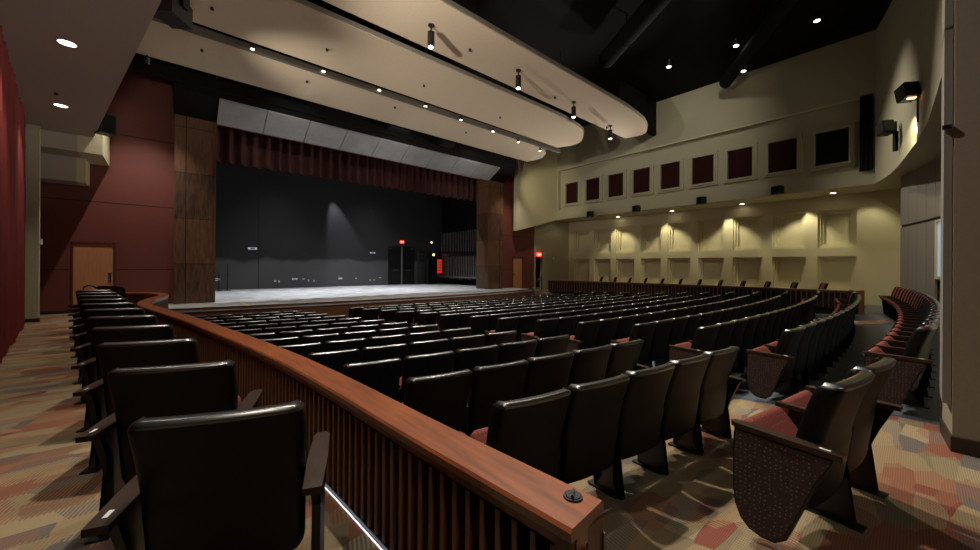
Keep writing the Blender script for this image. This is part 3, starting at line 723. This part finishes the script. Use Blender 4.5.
# stage-side cabinet, ladder frame, red lit sign and small lamps
p = on_x(430, 270, 15.3)
px_ = on_y(431, 280, 23.6)
t = thing('control_rack', 'black control rack with small knobs in the far back corner of the stage', 'rack', (px_.x, 23.6, STZ))
bm = NB(); add_box(bm, -.35, -.3, 0, .35, .3, 1.9); obj('cabinet', bm, BLK, t, bevel=.01)
for k in range(4):
    bm = NB(); add_cyl(bm, (-.2 + .13 * k, -.3, 1.1 - .18 * (k % 2)), .025, .03, 10, axis=(0, -1, 0)); obj('knob', bm, CHROME, t)
pf = on_y(422, 262, 23.8); t = thing('stage_ladder', 'thin grey ladder frame standing against the stage back wall beside the doors', 'ladder', (pf.x, 23.85, STZ))
bm = NB(); gm = mat('dull_steel', (70, 70, 70), .5)
for s in (-.28, .28): add_box(bm, s - .02, -.03, 0, s + .02, .03, 2.4)
obj('side_rail', bm, gm, t)
for k in range(7):
    bm = NB(); add_box(bm, -.26, -.02, .2 + k * .33, .26, .02, .23 + k * .33); obj('rung', bm, gm, t)
p = on_x(439.5, 266, 15.4); t = thing('red_sign', 'tall narrow red lit sign beside the rope lines on the stage wall', 'sign', p, 0)
bm = NB(); add_box(bm, -.19, -.03, -.55, .19, .03, .50); obj('sign_face', bm, SIGNR, t); bm = NB(); add_box(bm, -.19, -.04, .50, .19, .04, .72); obj('sign_header', bm, BLK, t)
bm = NB()
for k in range(4): add_box(bm, -.12, -.036, -.35 + k * .2, .12, -.029, -.31 + k * .2)
obj('text_lines', bm, mat('dark_red_text', (90, 14, 10), .6), t)
bm = NB(); add_cyl(bm, (0, 0, -1.75 + 1.2), .02, .01, 8)
bm.free()
def small_lamp(px, py, y, m, lab, r=.05):
    p = on_y(px, py, y); t = thing('wall_lamp', lab, 'lamp', p); bm = NB(); add_cyl(bm, (0, -.03, 0), r, .03, 14, axis=(0, 1, 0)); obj('lens', bm, m, t)
    bm = NB(); add_box(bm, -r * 1.1, 0, -r * 1.1, r * 1.1, .08, r * 1.1); obj('housing', bm, BLK, t)
small_lamp(433.5, 254.8, 23.92, AMB, 'amber work lamp glowing above the control rack', .09)
small_lamp(431.5, 242.4, 23.92, LENS, 'small white lamp highest in the far stage corner', .04)
small_lamp(443.5, 253.3, 23.92, EXITR, 'small red lamp just above the tall red sign', .08)
# thin pole with round base at the stage back
p = on_y(427, 283, 22.8); t = thing('stage_stand', 'thin pale-footed pole standing before the control rack', 'stand', (p.x, 22.8, STZ))
bm = NB(); add_cyl(bm, (0, 0, 0), .2, .03, 20, .14); obj('base', bm, LINE, t); bm = NB(); add_cyl(bm, (0, 0, .03), .02, 1.9, 8); obj('pole', bm, gm, t)

# ------------------------------------------------------------------ far side: splay block, doorway, box wall
bm = NB(); a = on_y(517.5, 230.5, 16.0); b = on_y(532, 226.8, 16.0)
add_prism(bm, [(a.x, a.z), (b.x, b.z), (20.0, 3.2), (20.0, CEIL), (a.x, CEIL)], 16.0, 16.35, 'y'); struct('wall_splay_block', bm, CREAM)
bm = NB(); add_box(bm, 18.36, 16.5, .70, 19.16, 16.7, 3.2); add_box(bm, 18.36, 16.5, -1.5, 18.45, 16.6, .70); add_box(bm, 19.15, 16.5, -1.5, 22.2, 16.75, 3.4); struct('wall_far_end', bm, CREAMG)
bm = NB(); add_box(bm, 18.3, 18.0, -1.5, 19.8, 18.2, 1.2); add_box(bm, 18.25, 16.9, -1.5, 18.35, 18.1, 1.2); add_box(bm, 20.05, 16.75, -1.5, 20.15, 18.1, 1.2); add_box(bm, 18.25, 16.7, 1.0, 20.15, 18.1, 1.1); struct('wall_exit_passage', bm, REDW)
exit_sign(on_y(539, 254.6, 16.38), 0, 'red exit sign over the dark doorway beyond the far side of the stage', .42)
p = on_y(553.5, 258.5, 16.44); t = thing('wall_switch', 'small white switch on the greige wall between exit doorway and coffers', 'switch', p)
bm = NB(); add_box(bm, -.06, -.02, -.1, .06, .01, .1); obj('plate', bm, WHITE, t); bm = NB(); add_box(bm, -.02, -.03, -.03, .02, -.018, .03); obj('toggle', bm, WHITE, t)
# lower coffered wall
LX = 22.0; NC = 9; cw = 1.25; cs = 1.65; cy0 = 1.55
bm = NB(); add_box(bm, LX + .32, -1.2, -2.4, LX + .5, 16.6, 3.4)
rowsz = [(-1.10, .54), (.92, 2.57)]
add_box(bm, LX, -1.2, -2.4, LX + .32, cy0, 3.4); add_box(bm, LX, cy0 + (NC - 1) * cs + cw, -2.4, LX + .32, 16.6, 3.4)
for i in range(NC - 1): add_box(bm, LX, cy0 + i * cs + cw, -2.4, LX + .32, cy0 + (i + 1) * cs, 3.4)
for i in range(NC):
    y = cy0 + i * cs
    add_box(bm, LX, y, -2.4, LX + .32, y + cw, rowsz[0][0]); add_box(bm, LX, y, rowsz[0][1], LX + .32, y + cw, rowsz[1][0]); add_box(bm, LX, y, rowsz[1][1], LX + .32, y + cw, 3.4)
    for z0, z1 in rowsz:
        for k, (ins, dep) in enumerate(((.09, .10), (.18, .20))):
            d0 = LX + dep
            pin = ins - .09
            add_box(bm, d0, y + pin, z0 + pin, LX + .32, y + ins, z1 - pin); add_box(bm, d0, y + cw - ins, z0 + pin, LX + .32, y + cw - pin, z1 - pin)
            add_box(bm, d0, y + ins, z0 + pin, LX + .32, y + cw - ins, z0 + ins); add_box(bm, d0, y + ins, z1 - ins, LX + .32, y + cw - ins, z1 - pin)
struct('wall_right_lower', bm, CREAM)
# upper wall with window band
UX = 20.0
bm = NB(); add_box(bm, UX, .93, 6.55, UX + .5, 16.0, CEIL); add_box(bm, UX + .28, .93, 3.3, UX + .5, 16.0, 6.55); add_box(bm, UX + .02, .93, 3.3, UX + .28, 16.0, 3.82); add_box(bm, UX + .005, 15.9, 3.3, UX + .5, 16.3, CEIL)
struct('wall_right_upper', bm, CREAMG)
bm = NB(); add_box(bm, UX - .03, .93, 6.52, UX + .02, 15.95, 6.58); struct('trim_right_ledge', bm, CREAM)
for i in range(NC):
    y = 1.65 + i * 1.59; w = 1.0; z0, z1 = 4.23, 5.58
    bm = NB(); add_box(bm, UX + .20, y + .02, z0 + .02, UX + .30, y + w - .02, z1 - .02); o = struct('window_%d' % (i + 1), bm, WINR if i else WINK)
    bm = NB()
    for e0, e1, x in ((0, .07, .10), (.07, .16, .17)):
        add_box(bm, UX + x, y - e1, z0 - e1, UX + .29, y - e0, z1 + e1); add_box(bm, UX + x, y + w + e0, z0 - e1, UX + .29, y + w + e1, z1 + e1)
        add_box(bm, UX + x, y - e0, z0 - e1, UX + .29, y + w + e0, z0 - e0); add_box(bm, UX + x, y - e0, z1 + e0, UX + .29, y + w + e0, z1 + e1)
    obj('window_frame', bm, CREAMG, o)
# rear upper wall (overhanging), its underside, and lower panel wall
UP = [(20.02, .95), (19.3, .74), (18.3, .5), (17.2, .31), (16.2, .18), (14.2, -.06), (12.3, -.22), (9.4, -.32), (5.3, -.36)]
bm = NB(); sweep(bm, [Vector((x, y, 0)) for x, y in UP][::-1], [(.01, 3.3), (.01, CEIL), (.3, CEIL), (.3, 3.3)]); struct('wall_rear_upper', bm, CREAMG, smooth=True)
LP = [(19.1, .22), (18.2, -.05), (17.2, -.36), (16.4, -.55), (15.2, -.78), (14, -.93), (12, -1.1), (10, -1.2), (5.3, -1.25)]
bm = NB(); add_prism(bm, [(20.0, .95), (20.02, 16.2), (22.05, 16.2), (22.05, -1.6), (5.3, -1.6)] + UP[::-1][0:-1], 3.2, 3.34); bmesh.ops.triangulate(bm, faces=[f for f in bm.faces if len(f.verts) > 4]); struct('ceiling_far_soffit', bm, CREAMG)
bm = NB(); sweep(bm, [Vector((x, y, 0)) for x, y in LP][::-1], [(.06, -2.2), (.06, 3.2), (.3, 3.2), (.3, -2.2)]); add_prism(bm, [(19.1, .21), (22.05, .21), (22.05, .05), (19.2, .05)], -2.2, 3.2); struct('wall_rear_lower', bm, CREAM, smooth=False)
pth = resample([Vector((x, y, 0)) for x, y in LP], .62)
for i, (a, b) in enumerate(zip(pth, pth[1:])):
    if i > 14: break
    for z0, z1 in ((-1.5, 1.42), (1.50, 3.19)):
        if z0 < 0 and 3 < i < 8: continue
        d = (b - a).normalized(); q = a + d * .008; r = b - d * .008; n_ = Vector((-d.y, d.x, 0)) * -.05
        bm = NB(); add_prism(bm, [q.xy, r.xy, (r - n_ * -1).xy, (q - n_ * -1).xy], z0, z1); o = struct('wall_acoustic_panel', bm, GREYP)
bm = NB(); sweep(bm, [p for p in pth[:16]], [(-.04, 1.41), (-.04, 1.51), (.02, 1.51), (.02, 1.41)]); struct('trim_panel_band', bm, DARK)
for i in (4, 6):
    a, b = pth[i], pth[i + 2]; d = (b - a).normalized(); n_ = Vector((-d.y, d.x, 0))
    ang = math.atan2(d.y, d.x); M = Matrix.Translation(a) @ Matrix.Rotation(ang, 4, 'Z')
    bm = NB(); add_box(bm, .08, -.02, -.2, 1.16, .02, 1.35, M=M); o = struct('window_%d' % (10 + (i > 4)), bm, WGLASS)
    bm = NB()
    for c in ((.0, -.06, -.28, .08, .06, 1.41), (1.16, -.06, -.28, 1.24, .06, 1.41), (.08, -.06, 1.35, 1.16, .06, 1.41), (.08, -.06, -.28, 1.16, .06, -.2), (.58, -.04, -.2, .62, .04, 1.35)): add_box(bm, *c, M=M)
    obj('window_frame', bm, CREAM, o)
# tall black drape strip in the corner of the window band
curtain('corner_drape', (19.93, .98), (19.93, 1.34), 3.72, 6.6, .02, .12, BLACK, 'narrow black drape hanging at the corner end of the window band')
# column close to the camera
bm = NB(); add_prism(bm, [(4.88, -.225), (5.35, -.19), (5.4, -2.0), (4.80, -2.0)], BOXF - .1, CEIL); struct('wall_near_column', bm, mat('taupe_column_paint', (140, 128, 108), .8, var=.04, scale=30, bump=.1))
bm = NB(); add_prism(bm, [(4.845, -.215), (5.36, -.175), (5.36, -.2), (4.875, -.24), (4.815, -2.0), (4.785, -2.0)], BOXF, BOXF + .13); struct('baseboard_near_column', bm, BASEB)
bm = NB(); add_box(bm, 4.90, -.218, -1.12, 5.32, -.172, 2.0); add_box(bm, 4.90, -.218, 2.03, 5.32, -.172, CEIL); o = struct('trim_column_acoustic_panel', bm, GREYP)
p = on_x(948, 125, 4.86); t = thing('panel_clip', 'tiny dark bracket on the edge of the near column panel', 'bracket', p); bm = NB(); add_box(bm, -.012, -.02, -.03, .03, .03, .0); obj('bracket', bm, BLK, t, bevel=.004)

# ------------------------------------------------------------------ ceiling and clouds
bm = NB(); add_box(bm, -4, -5, CEIL, 24, 17, CEIL + .2); struct('ceiling', bm, BLACK)
bm = NB(); add_box(bm, 16.2, 9.2, 7.2, 20, 9.4, CEIL); struct('ceiling_black_baffle', bm, BLACK)
bm = NB(); add_box(bm, wallx(-4) - .3, -4.6, -1.6, 24, -4.4, CEIL); struct('wall_back', bm, BLACK)
DUCT = mat('black_duct', (16, 16, 16), .8, spec=.2)
for i, (a, b, r, lab) in enumerate((((9, 1.5, 8.2), (13, 8, 8.2), .32, 'black round duct crossing the dark ceiling above the audience'), ((12.5, 1.2, 8.4), (19, 5.6, 8.4), .25, 'thinner black duct under the dark ceiling by the far wall'))):
    a = Vector(a); b = Vector(b); d = b - a; t = thing('ceiling_duct', lab, 'duct', a)
    bm = NB(); add_cyl(bm, (0, 0, 0), r, d.length, 20, axis=d); obj('pipe', bm, DUCT, t, smooth=True)
    for k in (.2, .5, .8):
        bm = NB(); q = d * k; add_cyl(bm, q, r * 1.06, .06, 20, axis=d); add_box(bm, q.x - .02, q.y - .02, r, q.x + .02, q.y + .02, CEIL - a.z); obj('hanger_band', bm, DUCT, t)
def cloud(name, pts, z, lab):
    t = thing(name, lab, 'ceiling panel', (pts[0][0], pts[0][1], z), 0, 'tan ceiling reflector clouds')
    q = [(x - pts[0][0], y - pts[0][1]) for x, y in pts]
    bm = NB(); add_prism(bm, q, .003, .12); bmesh.ops.triangulate(bm, faces=[f for f in bm.faces if len(f.verts) > 4]); obj('edge_band', bm, CEDGE, t)
    bm = NB(); cx = sum(p[0] for p in q) / len(q); cy = sum(p[1] for p in q) / len(q)
    add_prism(bm, [(x + (.015 if x < cx else -.015), y + (.02 if y < cy else -.02)) for x, y in q], -.02, .004); bmesh.ops.triangulate(bm, faces=[f for f in bm.faces if len(f.verts) > 4]); obj('soffit_board', bm, CLOUD, t)
    for x, y in ((3, .9), (8, .9), (12.5, .9)):
        bm = NB(); add_cyl(bm, (x, y, .1), .012, CEIL - z - .1, 6); obj('hanger_rod', bm, BLK, t)
def rnd_end(pts): 
    return [(p.x, p.y) for p in catmull(pts, 6)]
cloud('ceiling_reflector', [(-.2, 8.8), (-.02, 7.0)] + [(12, 7.0)] + rnd_end([(13, 7.02), (14.6, 7.2), (15.7, 7.62), (16.1, 8.1), (15.95, 8.8)]), 6.0, 'wide tan ceiling reflector panel closest to the audience, carrying black cylinder lights')
cloud('ceiling_reflector', [(-.75, 11.7), (-.35, 9.25)] + [(11, 9.2)] + rnd_end([(12, 9.22), (13.6, 9.5), (14.7, 10.3), (14.95, 11.0), (14.7, 11.75)]), 6.0, 'middle tan ceiling reflector panel between the other two')
cloud('ceiling_reflector', [(-1.2, 14.5), (-.85, 12.25)] + [(12, 12.2)] + rnd_end([(13, 12.22), (14.6, 12.5), (15.35, 13.2), (15.5, 13.9), (15.4, 14.5)]), 6.0, 'tan ceiling reflector panel closest to the stage')
for px, py, k in ((212, 7.5, 0), (327, 49, 0), (470, 49, 1), (555, 97, 1), (424, 85, 2), (500, 117, 2), (202, 49.5, 3), (307, 81, 3), (395, 107, 3), (466, 132, 3), (607, 127, 1)):
    p = on_z(px, py, 5.98); bm = NB(); add_cyl(bm, (p.x, p.y, 5.92), .035, .06, 10)
    tag(obj('ceiling_sprinkler', bm, BLK, smooth=True), 'tiny dark sprinkler head dotted on a tan ceiling reflector', 'sprinkler', 'sprinkler heads')
# black cylinder lights under the first reflector
for i, (px, py) in enumerate(((431, 47.5), (518.3, 88.5), (573.6, 117.5), (610.3, 139))):
    p = on_z(px, py, 5.42); lab = 'black hanging cylinder light, %s from the camera under the first tan reflector' % ORD[i]
    t = thing('cylinder_light', lab, 'light', p, 0, 'black cylinder lights')
    bm = NB(); add_cyl(bm, (0, 0, .015), .085, .36, 24); obj('can', bm, BLK, t, smooth=True)
    bm = NB(); add_cyl(bm, (0, 0, .37), .02, .2, 10); obj('stem', bm, BLK, t); bm = NB(); add_cyl(bm, (0, 0, .53), .08, .035, 18); obj('canopy', bm, BLK, t)
    bm = NB(); add_cyl(bm, (0, 0, 0), .06, .014, 20); obj('lens', bm, LENS, t)
    spot(p - Vector((0, 0, .03)), p - Vector((0, 0, 3)), 900, 100, .8, .07)
# light pipe between the second and third reflectors
t = thing('light_pipe', 'grey lighting channel running between the middle and stage-side reflectors', 'pipe', (0, 11.95, 5.9))
bm = NB(); add_box(bm, -.6, .02, .0, 15.2, .16, .16); obj('channel', bm, mat('channel_grey', (92, 84, 74), .6), t)
for i, (px, py) in enumerate(((252.5, 49.5), (323.5, 71.5), (379.3, 90.3), (425.5, 106.3), (461, 120.2), (493, 131.7), (518, 142.3), (540, 151))):
    p = on_y(px, py, 11.9); lab = 'small lit spot lamp on the grey lighting channel, %s from the near end' % ORD[i]
    t = thing('track_spotlight', lab, 'light', (p.x, 11.9, p.z), 0, 'spot lamps on the lighting channel')
    bm = NB(); add_cyl(bm, (0, 0, .012), .05, .14, 14); obj('can', bm, BLK, t); bm = NB(); add_cyl(bm, (0, 0, 0), .045, .012, 14); obj('lens', bm, LENS, t)
    spot((p.x, 11.9, p.z - .02), (p.x, 12.1, 0), 350, 95, .8, .05)
# ceiling spots in the black ceiling
for i, (px, py) in enumerate(((668.8, 67), (736, 46), (743.5, 71.5), (817, 21))):
    p = on_z(px, py, 8.7); t = thing('ceiling_spot', 'small white ceiling spot in the black ceiling, %s counting towards the corner' % ORD[i], 'light', p, 0, 'ceiling spots')
    bm = NB(); add_cyl(bm, (0, 0, .01), .1, .29, 16); obj('can', bm, BLK, t); bm = NB(); add_cyl(bm, (0, 0, 0), .085, .012, 16); obj('lens', bm, LENS, t)
    spot(p - Vector((0, 0, .03)), p - Vector((.6, 0, 3)), 500, 50, .9, .07)
# hanging black speaker cluster at the top near the soffit
p = on_z(172, 12, 5.6); t = thing('hanging_projector', 'black boxy fixture hanging from the ceiling beside the side soffit edge', 'fixture', p, -.6)
bm = NB(); add_box(bm, -.22, -.32, -.18, .22, .32, .3); obj('housing', bm, mat('dark_fixture', (26, 26, 26), .5), t, bevel=.02)
bm = NB(); add_box(bm, -.34, -.1, .1, -.22, .25, .6); add_box(bm, .22, -.1, .1, .30, .1, .5); obj('bracket', bm, BLK, t); bm = NB(); add_cyl(bm, (0, 0, .3), .03, CEIL - p.z - .3, 10); obj('hanger', bm, BLK, t)
p = on_y(105.5, 124, 14.2); t = thing('wall_speaker', 'black speaker hanging at the end of the side soffit edge', 'speaker', p, .5)
bm = NB(); add_box(bm, -.16, -.16, -.28, .16, .16, .26); obj('cabinet', bm, BLK, t, bevel=.015); bm = NB(); add_box(bm, -.13, -.175, -.25, .13, -.16, .22); obj('grille', bm, DUCT, t); bm = NB(); add_box(bm, -.45, -.03, .05, -.16, .03, .12); obj('bracket', bm, BLK, t)
for i, (px, py, w) in enumerate(((398, 128, 1.0), (446, 143, .8))):
    p = on_y(px, py, 14.95); t = thing('ceiling_speaker', ['dark speaker box high before the stage header, longer one', 'dark speaker box high before the stage header, shorter one'][i], 'speaker', p)
    bm = NB(); add_box(bm, -w / 2, -.2, -.16, w / 2, .2, .16); obj('cabinet', bm, DUCT, t, bevel=.01); bm = NB(); add_box(bm, -w / 2 + .04, -.215, -.13, w / 2 - .04, -.2, .13); obj('grille', bm, BLK, t)
    for s in (-.3, .3):
        bm = NB(); add_cyl(bm, (s, 0, .16), .012, CEIL - p.z - .16, 6); obj('hanger', bm, BLK, t)
# speakers on the far upper wall
for i, (px, py) in enumerate(((590, 214.2), (636.3, 208.8), (701.5, 200.6), (777.5, 190.2))):
    p = on_x(px, py, UX - .22); t = thing('wall_speaker', 'small black wall speaker under the window band, %s from the stage' % ORD[i], 'speaker', p, -.5, 'speakers under the window band')
    bm = NB(); add_box(bm, -.15, -.17, -.17, .15, .17, .17); obj('cabinet', bm, BLK, t, bevel=.012); bm = NB(); add_box(bm, -.165, -.14, -.14, -.15, .14, .14); obj('grille', bm, DUCT, t)
    bm = NB(); add_box(bm, .14, -.03, -.03, .3, .03, .03); obj('bracket', bm, BLK, t)
# flood fixtures on the rear upper wall
for i, (px, py, X, s) in enumerate(((908, 92, 13.6, 1.0), (885.5, 128, 16.6, 1.0))):
    p = on_x(px, py, X); lab = ['black flood fixture high on the curved rear wall throwing a beam of light down', 'black flood fixture lower on the curved rear wall beside the black drape'][i]
    t = thing('wall_flood', lab, 'light', p, .6)
    bm = NB(); add_box(bm, -.17, -.14, -.20, .17, .16, .18, M=Matrix.Rotation(.25, 4, 'Y')); obj('housing', bm, BLK, t, bevel=.02)
    bm = NB(); add_box(bm, .1, -.25, .0, .20, -.08, .1); add_box(bm, .05, -.32, -.15, .2, -.25, .2); obj('bracket', bm, BLK, t)
    bm = NB(); add_box(bm, .05, -.36, -.7, .16, -.28, -.1); obj('junction_box', bm, DUCT, t)
    bm = NB(); add_box(bm, -.08, -.08, -.225, -.02, .08, -.205, M=Matrix.Rotation(.25, 4, 'Y')); obj('lens', bm, AMB if i == 0 else BLK, t)
    if i == 0: spot(p + Vector((.25, .35, -.25)), (p.x + 2.2, .0, p.z - 1.9), 300, 75, .5, .05, (1, .9, .6))
# downlights under the far soffit
for i, (px, py) in enumerate(((618, 217), (672, 211), (742, 204), (833, 193))):
    p = on_z(px, py, 3.2); downlight(p, .1, 0, 'warm downlight in the far box soffit, %s from the stage' % ORD[i], 'far soffit downlights', lens=LENS)
for y in (3.3, 6.2, 9.3, 12.4):
    spot((21.3, y, 3.15), (21.8, y, 0), 190, 85, .5, .06, (1, .9, .62))
spot((21.2, .9, 3.1), (21.9, 1.6, 0), 50, 90, .6, .06, (1, .9, .62))
# handrail loop and steps
t = thing('loop_handrail', 'black looped handrail with a dark panel beyond the last side box seat', 'handrail', (-1.55, 13.0, BOXF))
bm = NB(); add_tube(bm, [(.0, .0, 0), (.0, .0, .85), (.02, .01, .93), (.08, .02, .97), (.16, .03, .96), (.24, .05, .90)], .022, 10); obj('tube', bm, BLK, t, smooth=True)
bm = NB(); add_prism(bm, [(.20, .0), (.78, .0), (.72, .86), (.66, .93), (.24, .96)], .05, .11, 'y'); obj('infill_panel', bm, BLK, t, bevel=.01)
t = thing('stage_steps', 'small flight of steps at the far end of the stage by the rail end', 'steps', (16.6, 13.6, -2.3))
for k in range(4):
    bm = NB(); add_box(bm, 0, .15 * k * 1.6, 0, .85, .15 * (k + 1) * 1.6 + .01, .19 * (k + 1)); obj('tread', bm, CARPET if k % 2 else STFL, t)
t = thing('stair_handrail', 'slanted dark handrail beside the far steps up to the stage', 'handrail', (17.15, 15.2, BOXF))
bm = NB(); add_tube(bm, [(-.5, 0, .12), (-.4, 0, .22), (.25, 0, .82), (.4, 0, .84), (.4, 0, 0)], .03, 8); obj('tube', bm, BLK, t, smooth=True)

# ------------------------------------------------------------------ light
w = bpy.data.worlds.new('world'); sc.world = w; w.use_nodes = True; w.node_tree.nodes['Background'].inputs[0].default_value = (.02, .02, .02, 1)
# added flood lamps and cans, placed to shape the shadow on the red walls
for fx, tx, e, lab in ((-.5, -.9, 520, 'added black flood can under the stage-side reflector by the side box soffit'), (15.0, 16.3, 360, 'added black flood can under the stage-side reflector by the far red wall')):
    t = thing('ceiling_flood_added', lab, 'light', (fx, 14.45, 5.72))
    bm = NB(); add_cyl(bm, (0, 0, .03), .07, .16, 16, axis=(0, -.3, 1)); obj('can', bm, BLK, t); bm = NB(); add_cyl(bm, (0, -.04, .17), .015, .12, 8); obj('stem', bm, BLK, t)
    spot((fx, 14.5, 5.7), (tx, 16.6, -1.6), e * 1.15, 74, .95, .035)
spot((14.6, 13.6, 5.5), (19.3, 16.0, 4.4), 230, 60, .8, .05, (1, .92, .62))
# stage work lights
for x, y, e in ((3.5, 19.0, 4200), (7.5, 19.0, 4800), (11.5, 19.0, 4200), (4.5, 21.5, 900), (10, 21.5, 1100)):
    spot((x, y, 8.5), (x, y + .1, STZ), e, 62, .9, .1, (.95, .97, 1))
p = on_y(327, 175, 23.5); spot((p.x, 23.4, p.z), (p.x + 1.9, 23.9, -1), 1100, 34, .6, .03, (.95, .97, 1))
# added fill with no fixtures: uplights at the reflectors, washes on walls and seats
def area(loc, target, watts, sx, sy, col=(1, .86, .7)):
    l = bpy.data.lights.new('house_wash', 'AREA'); l.shape = 'RECTANGLE'; l.size = sx; l.size_y = sy; l.energy = watts; l.color = col
    o = bpy.data.objects.new('house_wash', l); COL.objects.link(o); o.location = loc; o.rotation_euler = (Vector(target) - Vector(loc)).to_track_quat('-Z', 'Y').to_euler()
for x, y, z, tx, ty, tz, e, c in ((1.5, -3, 2.3, 3, 9.5, 7.4, 700, 38), (8, -3.5, 2.3, 9, 10, 7.4, 800, 38),
        (-.1, 5.6, 3.35, 9, 9.5, 6.9, 2200, 60), (-.9, 11, 3.35, 8, 13, 6.6, 1100, 60),
        (19.7, 5.5, 3.95, 9, 8.5, 7.2, 1700, 60), (19.7, 9.5, 3.95, 9, 11, 7.0, 1700, 60), (19.7, 13.0, 3.95, 9, 13.2, 6.9, 1200, 60)):
    spot((x, y, z), (tx, ty, tz), e * .85, c, 1, .05, (1, .92, .82))  # added uplights that brighten the reflector undersides
spot((.7, -3.5, 1.3), (-1.2, 5, 4.0), 1500, 36, 1, .3, (1, .93, .85))  # added uplight without a fixture, brightens the side box soffit
spot((15.5, 5.5, 8.8), (17.2, -.4, 1.5), 1500, 60, .9, .1)  # added lamp to brighten the rear panels and the seats before them
spot((12, 3.5, 8.8), (19.9, 9, 5.5), 900, 70, 1, .2, (1, .93, .8))  # added lamp to brighten the upper far wall
for x, tx in ((2.2, 2.2), (6, 5), (10, 9)):
    spot((x, 5.6, 8.8), (tx, 1.6, -1.5), 2600, 75, .9, .12)  # added overhead lamps out of view, for the near carpet and seat tops
for x in (3.5, 7.7, 11.9):
    spot((x, 11.95, 5.72), (x, 16.2, 5.0), 160, 46, 1, .05, (.95, .95, 1))  # added lamps that lighten the grey header panels

vs = sc.view_settings; vs.view_transform = 'Standard'; vs.look = 'None'; vs.gamma = 1; vs.exposure = 0; vs.use_curve_mapping = False
sc.cycles.use_denoising = True
sc.cycles.max_bounces = 6; sc.cycles.diffuse_bounces = 4; sc.cycles.sample_clamp_indirect = 4
